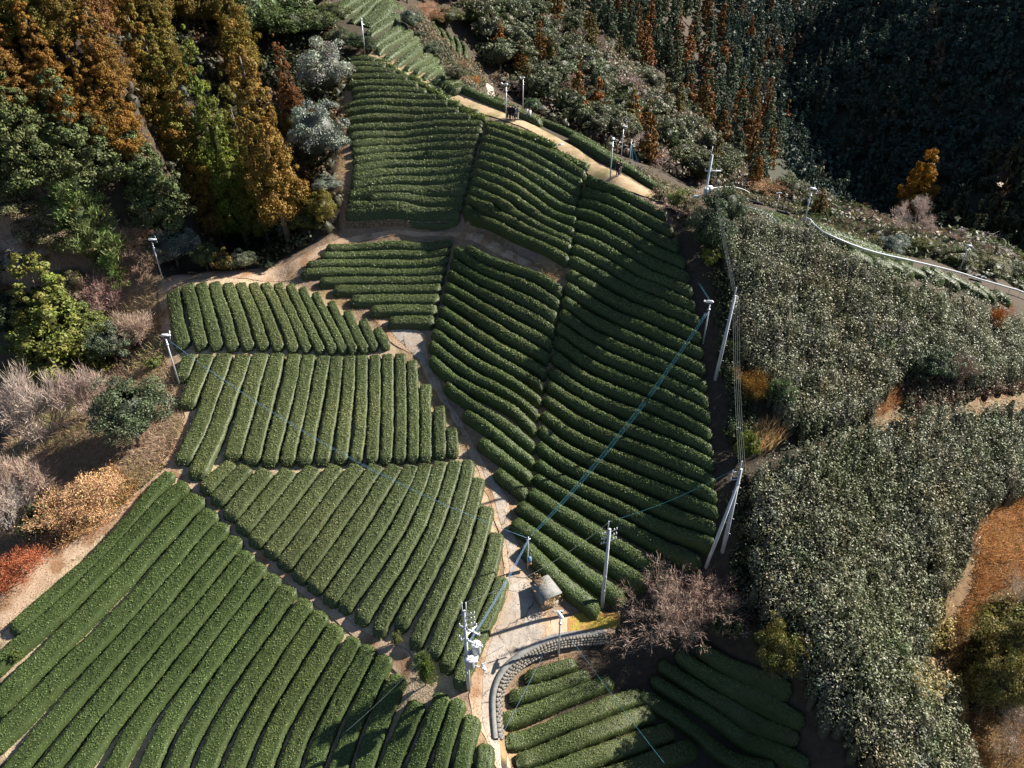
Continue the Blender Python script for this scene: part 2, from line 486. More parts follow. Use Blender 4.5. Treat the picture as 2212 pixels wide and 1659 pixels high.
gcol = np.where(((GX > 80) & (GY > 100))[..., None], np.array([0.03, 0.032, 0.018]), gcol)
gm, gnt, gp, gout = nt_new('ground_soil')
ga = gnt.nodes.new('ShaderNodeAttribute'); ga.attribute_name = 'col'
gg = gnt.nodes.new('ShaderNodeNewGeometry')
gn = gnt.nodes.new('ShaderNodeTexNoise'); gn.inputs['Scale'].default_value = 2.2; gn.inputs['Detail'].default_value = 9; gn.inputs['Roughness'].default_value = 0.7
gnt.links.new(gg.outputs['Position'], gn.inputs['Vector'])
gr = gnt.nodes.new('ShaderNodeMapRange'); gr.inputs[1].default_value = 0.3; gr.inputs[2].default_value = 0.7; gr.inputs[3].default_value = 0.6; gr.inputs[4].default_value = 1.35
gnt.links.new(gn.outputs['Fac'], gr.inputs[0])
gx_ = gnt.nodes.new('ShaderNodeVectorMath'); gx_.operation = 'SCALE'
gnt.links.new(ga.outputs['Color'], gx_.inputs[0]); gnt.links.new(gr.outputs[0], gx_.inputs['Scale'])
gnt.links.new(gx_.outputs[0], gp.inputs['Base Color'])
gp.inputs['Roughness'].default_value = 0.95
gb = gnt.nodes.new('ShaderNodeBump'); gb.inputs['Strength'].default_value = 0.7; gb.inputs['Distance'].default_value = 0.08
gn2 = gnt.nodes.new('ShaderNodeTexNoise'); gn2.inputs['Scale'].default_value = 9; gn2.inputs['Detail'].default_value = 6
gnt.links.new(gg.outputs['Position'], gn2.inputs['Vector']); gnt.links.new(gn2.outputs['Fac'], gb.inputs['Height']); gnt.links.new(gb.outputs[0], gp.inputs['Normal'])
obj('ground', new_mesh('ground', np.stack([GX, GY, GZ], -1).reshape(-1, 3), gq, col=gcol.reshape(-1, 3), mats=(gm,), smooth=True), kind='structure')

# ---------------------------------------------------------------- roads and paths: strips laid on the ground
def resample(P, step):
    P = np.asarray(P, float)
    d = np.concatenate([[0], np.cumsum(np.linalg.norm(np.diff(P, axis=0), axis=1))])
    n = max(2, int(round(d[-1] / step)) + 1)
    t = np.linspace(0, d[-1], n)
    return np.stack([np.interp(t, d, P[:, k]) for k in range(P.shape[1])], -1)
def smooth_poly(P, it=2):
    P = np.asarray(P, float)
    for _ in range(it):
        Q = [P[0]]
        for a, b in zip(P[:-1], P[1:]):
            Q += [a * 0.75 + b * 0.25, a * 0.25 + b * 0.75]
        Q.append(P[-1]); P = np.array(Q)
    return P
def strip(name, Lpx, Rpx, mat, lift, cross=8, wob=0.06, kind='structure', world=False):
    L = np.asarray(Lpx, float) if world else hit(Lpx); R = np.asarray(Rpx, float) if world else hit(Rpx)
    L = smooth_poly(L); R = smooth_poly(R)
    n = max(int(max(np.linalg.norm(np.diff(L, axis=0), axis=1).sum(), np.linalg.norm(np.diff(R, axis=0), axis=1).sum()) / 0.35), 4)
    def rs(P):
        d = np.concatenate([[0], np.cumsum(np.linalg.norm(np.diff(P, axis=0), axis=1))])
        t = np.linspace(0, d[-1], n); return np.stack([np.interp(t, d, P[:, k]) for k in (0, 1)], -1)
    L, R = rs(L), rs(R)
    L = L + wob * np.stack([vnoise(L[:, 0], L[:, 1], 11, 2.2, 3), vnoise(L[:, 0], L[:, 1], 12, 2.2, 3)], -1)
    R = R + wob * np.stack([vnoise(R[:, 0], R[:, 1], 13, 2.2, 3), vnoise(R[:, 0], R[:, 1], 14, 2.2, 3)], -1)
    w = np.linspace(0, 1, cross)[None, :, None]
    P = L[:, None] * (1 - w) + R[:, None] * w
    z = gz(P[..., 0], P[..., 1]) + lift
    V = np.concatenate([P, z[..., None]], -1).reshape(-1, 3)
    i = np.arange(n * cross).reshape(n, cross)
    q = np.stack([i[:-1, :-1], i[:-1, 1:], i[1:, 1:], i[1:, :-1]], -1).reshape(-1, 4)
    me = new_mesh(name, V, q, mats=(mat,), smooth=True)
    return obj(name, me, kind=kind)

def Z2(*p): return [(708 + .36 * x, .36 * y) for x, y in p]
def Z3(*p): return [(1416 + .36 * x, .36 * y) for x, y in p]
def Z4(*p): return [(.36 * x, 531 + .36 * y) for x, y in p]
def Z5(*p): return [(708 + .36 * x, 531 + .36 * y) for x, y in p]
def Z6(*p): return [(1416 + .36 * x, 531 + .36 * y) for x, y in p]
def A1(*p): return [(.36 * x, 1062 + .36 * y) for x, y in p]
def A2(*p): return [(708 + .36 * x, 1062 + .36 * y) for x, y in p]
def A3(*p): return [(1416 + .36 * x, 1062 + .36 * y) for x, y in p]
def N5(*p): return [(1017.5 + .2 * x, 132.7 + .2 * y) for x, y in p]
def M1(*p): return [(1061.8 + .26 * x, 442.4 + .26 * y) for x, y in p]
def M2(*p): return [(708 + .16 * x, .16 * y) for x, y in p]
def M4(*p): return [(1813.8 + .18 * x, 353.9 + .18 * y) for x, y in p]

lane_L = A2((1030, 1700), (1000, 1620), (930, 1440), (845, 1300), (850, 1170), (885, 1020), (955, 840), (1040, 620), (1072, 500), (1045, 340), (1000, 130), (945, 0)) + Z5((880, 1310), (795, 1110), (690, 940), (600, 810), (530, 650), (385, 600), (340, 500), (250, 420), (140, 330), (20, 270))
lane_R = A2((1110, 1700), (1092, 1640), (1045, 1460), (1015, 1330), (1022, 1200), (1075, 1070), (1220, 985), (1370, 850), (1300, 720), (1240, 560), (1190, 400), (1120, 280), (1085, 60), (1060, 0)) + Z5((960, 1345), (865, 1180), (775, 1010), (675, 835), (585, 665), (600, 525), (500, 490), (330, 455), (200, 385), (40, 270))
strip('lane_verge', lane_L, lane_R, M_DIRT, 0.035, 12, 0.12)
conc_L = A2((1040, 1700), (1010, 1610), (945, 1440), (925, 1300), (925, 1150), (945, 1010), (1000, 850), (1070, 640), (1100, 500), (1080, 360), (1030, 150), (985, 0)) + Z5((925, 1340), (850, 1180), (740, 1000), (670, 870), (590, 720), (450, 600), (370, 505))
conc_R = A2((1090, 1700), (1080, 1640), (1035, 1460), (1008, 1330), (1012, 1200), (1060, 1080), (1210, 970), (1330, 830), (1260, 700), (1210, 520), (1150, 370), (1110, 260), (1070, 60), (1045, 0)) + Z5((950, 1345), (860, 1190), (765, 1010), (665, 840), (575, 670), (575, 540), (480, 500))
strip('concrete_lane', conc_L, conc_R, M_CONC, 0.055, 10, 0.07)
strip('lane_branch', A2((1180, 790), (1300, 770), (1420, 745), (1560, 760), (1740, 760)), A2((1240, 985), (1330, 915), (1430, 885), (1560, 868), (1720, 855)), M_DIRT, 0.05, 8, 0.12)
strip('grass_verge', A2((1440, 760), (1500, 735), (1600, 715), (1750, 725)), A2((1450, 860), (1530, 866), (1640, 850), (1750, 800)), mat_noise('mossy_verge', (0.20, 0.16, 0.03), (0.36, 0.27, 0.05), 2.2, 0.9, 0.8, (0.34, 0.17, 0.06), 0.9), 0.075, 8, 0.15)
strip('terrace_track', [(590, 602), (620, 572), (680, 540), (750, 508), (850, 496), (940, 494), (1010, 500), (1070, 522), (1120, 552), (1188, 602)],
      [(640, 606), (660, 585), (700, 545), (750, 524), (850, 508), (940, 504), (1000, 514), (1060, 542), (1115, 570), (1186, 608)], M_DIRT, 0.04, 6, 0.1)
strip('field_path', [(345, 1000), (385, 960), (400, 890), (375, 830), (352, 760), (345, 690), (342, 620), (370, 590), (450, 588), (560, 582), (620, 570)],
      [(384, 1018), (405, 960), (414, 895), (392, 850), (378, 770), (366, 700), (364, 630), (400, 604), (470, 602), (560, 604), (640, 606)], M_DIRT, 0.04, 6, 0.15)
strip('edge_path', [(-40, 1330), (0, 1275), (60, 1220), (130, 1180), (250, 1100), (330, 1035), (370, 1000)],
      [(-40, 1430), (8, 1365), (60, 1300), (130, 1240), (240, 1140), (320, 1070), (380, 1018)], M_DIRT, 0.045, 6, 0.25)
RC = resample(smooth_poly(hit([(798, 115), (845, 145), (900, 171), (952, 197), (1000, 216), (1050, 238), (1100, 256), (1157, 279), (1217, 317), (1271, 356), (1317, 381), (1357, 401), (1417, 427), (1450, 441)]), 3), 0.5)
_t = np.gradient(RC, axis=0); _t = np.stack([np.convolve(np.pad(_t[:, k], 6, mode='edge'), np.ones(13) / 13, 'valid') for k in (0, 1)], -1)
_t /= np.linalg.norm(_t, axis=1)[:, None]; RCN = np.stack([-_t[:, 1], _t[:, 0]], -1); RCN = RCN * np.sign(RCN @ np.array([0.5, 0.85]))[:, None]
_s = np.linspace(0, 1, len(RC))[:, None]; RHW = np.interp(_s, [0, 0.3, 0.45, 0.62, 0.8, 1], [0.45, 0.6, 1.0, 0.75, 1.0, 0.8])
strip('ridge_path', RC + RCN * RHW, RC - RCN * RHW, M_TRACK, 0.09, 6, 0.1, world=True)
strip('cross_path', Z4((1040, 1340), (1140, 1400), (1230, 1490)) + A1((1330, 110), (1480, 280), (1620, 410), (1760, 520), (1900, 630), (2060, 740)) + A2((190, 840), (330, 890), (470, 950), (530, 1020)),
      Z4((1030, 1370), (1110, 1420), (1200, 1510)) + A1((1300, 140), (1450, 310), (1590, 440), (1730, 555), (1870, 665), (2030, 790)) + A2((160, 880), (310, 960), (400, 1080), (480, 1130)), M_DIRT, 0.05, 5, 0.06)
strip('headland_path', Z4((1040, 612), (1300, 612), (1600, 620), (1900, 632), (2200, 636)), Z4((1040, 624), (1300, 626), (1600, 634), (1900, 645), (2200, 650)), M_DIRT, 0.05, 3, 0.04)
strip('headland_path', Z4((1340, 1285), (1600, 1305), (1900, 1300), (2200, 1280)) + Z5((500, 1270), (800, 1240)), Z4((1330, 1300), (1600, 1325), (1900, 1315), (2200, 1300)) + Z5((500, 1290), (840, 1260)), M_DIRT, 0.05, 3, 0.04)
strip('side_road', N5((150, 230), (175, 300), (180, 400)), N5((235, 230), (245, 330), (290, 430)), M_CONC, 0.06, 5, 0.05)

# ---------------------------------------------------------------- tea hedges
def arc_len(P):
    return np.concatenate([[0], np.cumsum(np.linalg.norm(np.diff(P, axis=0), axis=1))])
PROF_A = np.linspace(-1, 1, 15)
def hedge(P, half, height, label, group, seed, tint=(1, 1, 1), shaggy=0.0, base=(0.108, 0.145, 0.050), sink=0.0, dens=1.0, flat=2.4):
    """a clipped tea hedge along the ground line P (xy), rounded top, leafy surface"""
    rng = np.random.default_rng(seed)
    P = smooth_poly(P, 2)
    P[0] = P[0] + (P[0] - P[1]) / (np.linalg.norm(P[0] - P[1]) + 1e-9) * 0.18; P[-1] = P[-1] + (P[-1] - P[-2]) / (np.linalg.norm(P[-1] - P[-2]) + 1e-9) * 0.18
    P = resample(P, 0.33)
    n = len(P)
    T = np.gradient(P, axis=0); T /= np.linalg.norm(T, axis=1)[:, None] + 1e-9
    Nn = np.stack([-T[:, 1], T[:, 0]], -1)
    s = arc_len(P); L = s[-1]
    e = np.minimum(s, L - s)
    cap = np.clip(e / min(0.32 if flat > 3 else 0.45, L * 0.4), 0, 1)
    capw = 0.55 + 0.45 * np.sqrt(1 - (1 - cap) ** 2)
    caph = 0.45 + 0.55 * np.sqrt(1 - (1 - cap) ** 2)
    wv = half * capw * (1 + 0.05 * vnoise(s + seed * 3.1, s * 0, seed, 1.4, 3))
    P = P + Nn * (0.06 * vnoise(s + seed * 7.7, s * 0, seed + 5, 0.9, 3))[:, None]
    hv = height * caph * (1 + 0.04 * vnoise(s, s * 0 + seed, seed + 9, 1.1, 3))
    a = PROF_A
    # profile: steep sides, arched top
    px = np.sign(a) * np.abs(a) ** 0.9
    prof_x = np.where(np.abs(a) > 0.8, np.sign(a) * 0.97, a / 0.8 * 0.97)
    t = np.clip(np.abs(a) / 0.8, 0, 1)
    prof_z = np.where(np.abs(a) > 0.8, (1 - np.abs(a)) / 0.2 * 0.58, 0.58 + 0.42 * np.sqrt(np.clip(1 - t ** flat, 0, 1)))
    X = P[:, None] + Nn[:, None] * (wv[:, None] * prof_x[None])[..., None]
    zb = gz(X[..., 0], X[..., 1])
    zc = gz(P[:, 0], P[:, 1])[:, None]
    lev = (0.2 if flat > 3.2 else 0.28) * np.clip(prof_z / 0.58, 0, 1)[None]
    z = zb * (1 - lev) + zc * lev + hv[:, None] * prof_z[None] - 0.06 - sink
    m = len(a)
    V = np.concatenate([X, z[..., None]], -1)
    # surface normals for the leaves
    du = np.gradient(V, axis=0); dv = np.gradient(V, axis=1)
    NV = np.cross(du, dv); NV /= np.linalg.norm(NV, axis=-1)[..., None] + 1e-9
    NV *= np.sign(NV[..., 2:3] + 0.35)
    V = V + NV * (0.02 * rng.normal(0, 1, (n, m, 1)))
    i = np.arange(n * m).reshape(n, m)
    q = np.stack([i[:-1, :-1], i[:-1, 1:], i[1:, 1:], i[1:, :-1]], -1).reshape(-1, 4)
    # end caps
    Vf = V.reshape(-1, 3)
    caps = []
    for r0 in (0, n - 1):
        c = Vf[i[r0]].mean(0); Vf = np.vstack([Vf, c]); ci = len(Vf) - 1
        for k in range(m - 1): caps.append((ci, i[r0, k], i[r0, k + 1]))
    # leaves
    dep = depth_of(P[:, 0].mean(), P[:, 1].mean(), zc.mean() - CAMZ)
    ls = max(0.05, 0.00108 * dep) * (1.5 if shaggy else 1.0)
    area = L * (2 * half + 2 * height * 0.8)
    nl = int(area * 0.35 / (ls * ls) * dens)
    fi = rng.uniform(0, n - 1.001, nl); fj = np.where(rng.random(nl) < 0.45, rng.uniform(0.02, 0.98, nl), np.clip(rng.normal(0.5, 0.22, nl), 0.02, 0.98)) * (m - 1.001)
    i0 = fi.astype(int); j0 = fj.astype(int); ti = (fi - i0)[:, None]; tj = (fj - j0)[:, None]
    C = (V[i0, j0] * (1 - ti) * (1 - tj) + V[i0 + 1, j0] * ti * (1 - tj) + V[i0, j0 + 1] * (1 - ti) * tj + V[i0 + 1, j0 + 1] * ti * tj)
    NL = NV[i0, j0]
    C = C + NL * (rng.uniform(-0.3, 0.9, (nl, 1)) * ls * (1 + 2.5 * shaggy))
    LV = leaf_cards(C, NL, ls, rng, 0.5, 0.38)
    # colours: fresh and dull patches, a few yellowed or browned leaves
    g = vnoise(C[:, 0], C[:, 1], 21, 0.55, 3)
    g2 = vnoise(C[:, 0], C[:, 1], 22, 0.22, 2)
    b = np.array(base)
    lc = b[None] * (1 + 0.22 * g + 0.24 * rng.normal(0, 1, nl).clip(-1.8, 2.2))[:, None]
    lc = lc * (np.array([[1.0, 1.0, 1.0]]) + np.clip(g2, 0, 1)[:, None] * np.array([[0.25, 0.06, 0.02]]))
    br = rng.random(nl) < (0.012 + 0.05 * np.clip(g2 + g - 0.3, 0, 1.5))
    lc[br] = np.array([0.20, 0.15, 0.06]) * rng.uniform(0.6, 1.3, (br.sum(), 1))
    lc = np.clip(lc, 0.008, 0.5)
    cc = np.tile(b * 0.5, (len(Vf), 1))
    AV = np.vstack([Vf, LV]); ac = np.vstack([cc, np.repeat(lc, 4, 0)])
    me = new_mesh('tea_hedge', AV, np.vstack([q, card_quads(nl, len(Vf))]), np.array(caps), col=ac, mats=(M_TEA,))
    c = P.mean(0); 
    return obj('tea_hedge', me, label=label, cat='hedge', group=group, color=tint)

ORD = ['first', 'second', 'third', 'fourth', 'fifth', 'sixth', 'seventh', 'eighth', 'ninth', 'tenth', 'eleventh', 'twelfth', 'thirteenth', 'fourteenth', 'fifteenth', 'sixteenth', 'seventeenth', 'eighteenth', 'nineteenth', 'twentieth', 'twenty-first', 'twenty-second', 'twenty-third', 'twenty-fourth', 'twenty-fifth', 'twenty-sixth', 'twenty-seventh', 'twenty-eighth']
def block(rows, what, group, height=0.8, gap=0.2, seed=0, tint=(1, 1, 1), look='clipped green tea hedge', fill=None, dz=None, half=None, base=(0.108, 0.145, 0.050), flat=2.4):
    dz = height * 0.85 if dz is None else dz
    W = [hit(r, dz) for r in rows]
    D = [resample(smooth_poly(w, 1), 0.7) for w in W]
    for k, w in enumerate(W):
        ds = []
        for j in (k - 1, k + 1):
            if 0 <= j < len(W):
                dd = np.sqrt(((D[k][:, None] - D[j][None]) ** 2).sum(-1)).min(1)
                ds.append(np.percentile(dd, 40))
        hw = half if half else np.clip(0.5 * np.mean(ds) - gap * 0.5, 0.42, 1.25) * (1.03 if flat > 3 else 1.0)
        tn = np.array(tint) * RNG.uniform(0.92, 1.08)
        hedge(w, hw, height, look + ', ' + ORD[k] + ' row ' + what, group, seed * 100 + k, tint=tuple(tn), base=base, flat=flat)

def keyrows(keys, n):
    """interpolate rows in the field between noted rows {index: points}"""
    ks = sorted(keys)
    out = []
    for i in range(n):
        a = max([k for k in ks if k <= i]); bb = min([k for k in ks if k >= i])
        t = 0 if a == bb else (i - a) / (bb - a)
        out.append([tuple(np.array(p) * (1 - t) + np.array(q) * t) for p, q in zip(keys[a], keys[bb])])
    return out

# upper block above the terrace wall
rowsA = [Z2((125, 345), (200, 342), (285, 354)), Z2((130, 378), (240, 376), (345, 388)), Z2((135, 412), (270, 410), (410, 424)), Z2((130, 455), (300, 449), (480, 462)),
 Z2((130, 497), (330, 488), (540, 502)), Z2((150, 537), (370, 528), (590, 540)), Z2((155, 578), (400, 565), (650, 576)), Z2((110, 628), (430, 603), (715, 612)), Z2((100, 672), (450, 645), (785, 655)),
 Z2((105, 722), (480, 685), (855, 692)), Z2((120, 770), (500, 727), (925, 735)), Z2((130, 815), (500, 771), (918, 776)), Z2((140, 860), (500, 815), (905, 818)), Z2((150, 905), (500, 858), (890, 858)),
 Z2((155, 955), (480, 905), (880, 902)), Z2((155, 1007), (450, 955), (872, 944)), Z2((150, 1057), (450, 1006), (862, 988)), Z2((145, 1107), (450, 1058), (850, 1037)), Z2((125, 1165), (430, 1112), (840, 1086)),
 Z2((495, 1137), (650, 1128), (825, 1135)), Z2((250, 1180), (500, 1172), (812, 1185)), Z2((125, 1228), (450, 1220), (800, 1237)), Z2((115, 1287), (450, 1277), (785, 1288))]
block(rowsA, 'from the top of the upper terrace block', 'tea rows of the upper terrace block', 0.72, 0.10, 1, flat=3.4, base=(0.125, 0.160, 0.062))
rowsB = [Z2((950, 772), (1180, 845), (1340, 905), (1540, 1040)), Z2((930, 818), (1200, 905), (1520, 1085)), Z2((920, 862), (1200, 960), (1515, 1137)), Z2((910, 912), (1180, 1010), (1500, 1192)),
 Z2((895, 962), (1160, 1060), (1490, 1248)), Z2((880, 1016), (1150, 1122), (1485, 1312)), Z2((870, 1067), (1140, 1183), (1475, 1378)), Z2((850, 1122), (1120, 1248), (1460, 1440)),
 Z2((835, 1178), (1110, 1314), (1450, 1480)), Z2((820, 1238), (1100, 1380), (1440, 1550))]
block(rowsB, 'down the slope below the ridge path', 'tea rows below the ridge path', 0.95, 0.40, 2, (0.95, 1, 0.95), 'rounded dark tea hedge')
rowsC = keyrows({0: [(1270, 380), (1350, 417), (1440, 462)], 3: [(1246, 452), (1350, 502), (1478, 565)], 7: [(1234, 556), (1360, 618), (1508, 690)], 13: [(1201, 729), (1356, 812), (1530, 900)],
 19: [(1167, 920), (1330, 1012), (1548, 1105)], 21: [(1160, 994), (1320, 1082), (1540, 1176)], 22: [(1156, 1026), (1300, 1105), (1512, 1212)], 23: [(1145, 1058), (1290, 1145), (1450, 1238)],
 24: [(1122, 1086), (1248, 1172), (1392, 1255)], 25: [(1111, 1122), (1225, 1205), (1345, 1290)], 26: [(1133, 1174), (1205, 1248), (1290, 1312)]}, 27)
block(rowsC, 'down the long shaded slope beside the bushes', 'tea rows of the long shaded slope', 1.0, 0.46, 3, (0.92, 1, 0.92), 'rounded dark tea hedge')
rowsD = [Z5((835, 5), (1080, 122), (1400, 268)), Z5((765, 12), (1050, 190), (1385, 345)), Z5((745, 82), (1050, 270), (1370, 422)), Z5((730, 152), (1020, 335), (1355, 497)), Z5((715, 226), (1000, 420), (1335, 582)),
 Z5((700, 292), (1000, 500), (1320, 662)), Z5((680, 370), (980, 588), (1305, 748)), Z5((660, 440), (960, 652), (1290, 836)), Z5((635, 506), (930, 715), (1275, 918)), Z5((615, 572), (900, 790), (1255, 1003)),
 Z5((620, 662), (900, 872), (1240, 1092)), Z5((712, 822), (950, 1010), (1235, 1192)), Z5((822, 992), (1020, 1132), (1232, 1290)), Z5((912, 1162), (1060, 1270), (1218, 1382)), Z5((1012, 1342), (1100, 1410), (1192, 1480))]
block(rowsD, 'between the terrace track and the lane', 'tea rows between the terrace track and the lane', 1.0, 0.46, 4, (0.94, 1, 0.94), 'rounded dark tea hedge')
rowsE = [[(706, 531), (840, 520), (972, 519)], [(696, 548), (830, 541), (968, 538)], [(664, 568), (800, 561), (964, 557)], [(654, 587), (800, 581), (960, 578)], [(692, 604), (820, 600), (956, 598)],
 [(723, 622), (840, 619), (950, 619)], [(760, 643), (850, 641), (946, 642)], [(802, 666), (870, 664), (941, 665)], [(841, 690), (890, 688), (936, 689)]]
block(rowsE, 'of the pointed block above the fork', 'tea rows of the pointed block above the fork', 0.8, 0.14, 5, (1, 1, 1), 'rounded tea hedge', flat=2.9, base=(0.120, 0.155, 0.058))
rowsF = [Z4((1040, 262), (1060, 450), (1098, 592)), Z4((1122, 228), (1170, 430), (1205, 597)), Z4((1202, 220), (1260, 430), (1300, 598)), Z4((1282, 216), (1350, 430), (1400, 602)), Z4((1365, 220), (1440, 430), (1490, 598)),
 Z4((1440, 220), (1530, 430), (1580, 598)), Z4((1515, 220), (1610, 430), (1670, 602)), Z4((1590, 220), (1690, 420), (1760, 612)), Z4((1662, 222), (1760, 420), (1840, 612)), Z4((1737, 228), (1830, 420), (1920, 620)),
 Z4((1812, 246), (1900, 430), (1998, 620)), Z4((1892, 276), (1970, 440), (2062, 620)), Z4((1985, 330), (2050, 470), (2126, 620)), Z4((2080, 385), (2130, 500), (2190, 615)), Z5((212, 440), (245, 520), (280, 602)), Z5((295, 490), (325, 550), (350, 592))]
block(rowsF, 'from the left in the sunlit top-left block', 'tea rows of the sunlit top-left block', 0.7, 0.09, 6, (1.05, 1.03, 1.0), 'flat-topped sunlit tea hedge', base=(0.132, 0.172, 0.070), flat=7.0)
rowsG = [Z4((1135, 648), (1115, 720), (1085, 790)), Z4((1240, 648), (1180, 790), (1115, 950)), Z4((1350, 642), (1285, 820), (1200, 1070), (1095, 1285)), Z4((1460, 645), (1390, 850), (1290, 1130), (1170, 1370)),
 Z4((1560, 640), (1510, 840), (1430, 1110), (1390, 1262)), Z4((1660, 640), (1620, 840), (1550, 1100), (1500, 1287)), Z4((1765, 645), (1730, 850), (1660, 1100), (1612, 1295)), Z4((1850, 650), (1820, 850), (1762, 1100), (1722, 1290)),
 Z4((1940, 655), (1910, 850), (1860, 1100), (1822, 1290)), Z4((2020, 658), (2005, 850), (1965, 1100), (1930, 1287)), Z4((2100, 655), (2090, 850), (2062, 1100), (2040, 1280)), Z5((208, 652), (203, 850), (190, 1100), (172, 1280)),
 Z5((283, 650), (281, 850), (275, 1100), (265, 1280)), Z5((358, 645), (360, 850), (358, 1100), (352, 1280)), Z5((432, 640), (440, 850), (440, 1100), (435, 1277)), Z5((508, 680), (513, 850), (515, 1100), (513, 1272)),
 Z5((585, 825), (588, 1000), (592, 1268)), Z5((668, 960), (670, 1100), (672, 1252)), Z5((742, 1090), (747, 1160), (750, 1238))]
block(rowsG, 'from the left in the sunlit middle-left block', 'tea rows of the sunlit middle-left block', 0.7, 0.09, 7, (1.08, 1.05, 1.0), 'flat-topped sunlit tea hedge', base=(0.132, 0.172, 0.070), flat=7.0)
rowsH = [[(500, 998), (470, 1024), (440, 1054)], [(532, 1006), (497, 1042), (464, 1080)], [(576, 1014), (534, 1060), (493, 1112)], [(626, 1014), (573, 1078), (521, 1141)], [(677, 1008), (612, 1090), (548, 1170)],
 [(727, 1005), (655, 1100), (581, 1193)], [(772, 1003), (692, 1112), (611, 1218)], [(814, 1003), (730, 1126), (642, 1245)], [(855, 1003), (772, 1134), (676, 1269)], [(890, 1003), (868, 1050), (812, 1148), (709, 1295)], [(920, 1000), (900, 1062), (850, 1160), (741, 1310)],
 [(952, 995), (932, 1062), (886, 1172), (777, 1337)], [(985, 993), (965, 1062), (925, 1176), (815, 1363)], [(1012, 992), (1000, 1062), (968, 1160), (864, 1352)], [(1033, 1030), (1022, 1090), (985, 1210), (895, 1390)],
 [(1052, 1092), (1040, 1150), (1003, 1250), (935, 1412)], [(1073, 1150), (1062, 1220), (1020, 1315), (961, 1440)], [(1084, 1245), (1068, 1300), (1030, 1380), (990, 1474)]]
block(rowsH, 'from the scrub, above the diagonal path', 'tea rows above the diagonal path', 0.7, 0.10, 8, (1.06, 1.04, 1.0), 'flat-topped sunlit tea hedge', base=(0.132, 0.172, 0.070), flat=7.0)
rowsI = [Z4((1022, 1358), (930, 1450)) + A1((710, 250), (330, 590), (75, 820)), Z4((1112, 1425)) + A1((1040, 0), (780, 280), (560, 500), (300, 760), (-60, 1060)), A1((1190, 20), (960, 270), (720, 520), (400, 850), (-60, 1300)), A1((1268, 110), (1050, 370), (780, 680), (400, 1060), (-60, 1520)),
 A1((1340, 190), (1100, 480), (800, 830), (400, 1270), (90, 1640), (0, 1740)), A1((1420, 270), (1200, 540), (900, 890), (500, 1370), (285, 1640), (200, 1740)), A1((1490, 360), (1250, 660), (950, 1020), (650, 1390), (480, 1640), (400, 1740)), A1((1565, 430), (1330, 740), (1050, 1090), (800, 1420), (680, 1640), (600, 1760)),
 A1((1650, 500), (1420, 800), (1150, 1160), (950, 1480), (875, 1660), (830, 1760)), A1((1742, 570), (1520, 870), (1280, 1200), (1120, 1480), (1055, 1650), (1000, 1760)), A1((1840, 650), (1620, 950), (1400, 1290), (1270, 1520), (1230, 1650), (1180, 1760)),
 A1((1932, 725), (1740, 1000), (1520, 1360), (1400, 1650), (1350, 1760)), A1((2020, 800), (1850, 1080), (1660, 1400), (1570, 1650), (1520, 1760)), A2((160, 875), (20, 1110), (-160, 1420), (-245, 1650), (-290, 1760)), A2((255, 925), (120, 1170), (-20, 1430), (-90, 1650), (-130, 1760)),
 A2((350, 985), (220, 1250), (120, 1450), (60, 1650), (20, 1760)), A2((425, 1100), (340, 1280), (270, 1450), (215, 1650), (180, 1760)), A2((535, 1260), (470, 1400), (410, 1540), (365, 1650), (330, 1760)), A2((690, 1215), (610, 1420), (560, 1560), (515, 1680), (480, 1780)),
 A2((785, 1245), (720, 1430), (690, 1560), (662, 1680), (640, 1780)), A2((878, 1350), (830, 1520), (800, 1670), (780, 1780)), A2((950, 1515), (945, 1600), (930, 1690), (915, 1780))]
block(rowsI, 'from the scrub, below the diagonal path', 'tea rows below the diagonal path', 0.65, 0.22, 9, (1.0, 1.0, 0.98), 'flat-topped green tea hedge', base=(0.108, 0.158, 0.050), flat=7.0)
rowsJ = [A2((1195, 1105), (1330, 1070), (1480, 1020)), A2((1100, 1225), (1350, 1165), (1560, 1090)), A2((1050, 1345), (1350, 1268), (1700, 1130)), A2((1085, 1490), (1450, 1365), (1885, 1215)), A2((1145, 1605), (1500, 1480), (1950, 1318)), A2((1240, 1700), (1650, 1570), (2060, 1430)), A2((1500, 1760), (1850, 1660), (2200, 1530))]
block(rowsJ, 'below the curved stone wall', 'tea rows below the curved stone wall', 0.65, 0.16, 10, (1, 1, 0.95), 'flat-topped tea hedge', base=(0.118, 0.158, 0.052), flat=6.0)
rowsK = [A3((-90, 1210), (260, 1425), (700, 1655)), A3((-10, 1120), (400, 1335), (750, 1545), (900, 1640)), A3((35, 1030), (430, 1235), (850, 1470)), A3((140, 960), (520, 1160), (880, 1370)), A3((270, 915), (560, 1070), (800, 1200)), A3((400, 1650), (600, 1760))]
block(rowsK[:5], 'in the deep shade below the tall bushes', 'tea rows in the deep shade', 0.85, 0.3, 11, (0.95, 1, 0.95), 'rounded dark tea hedge')
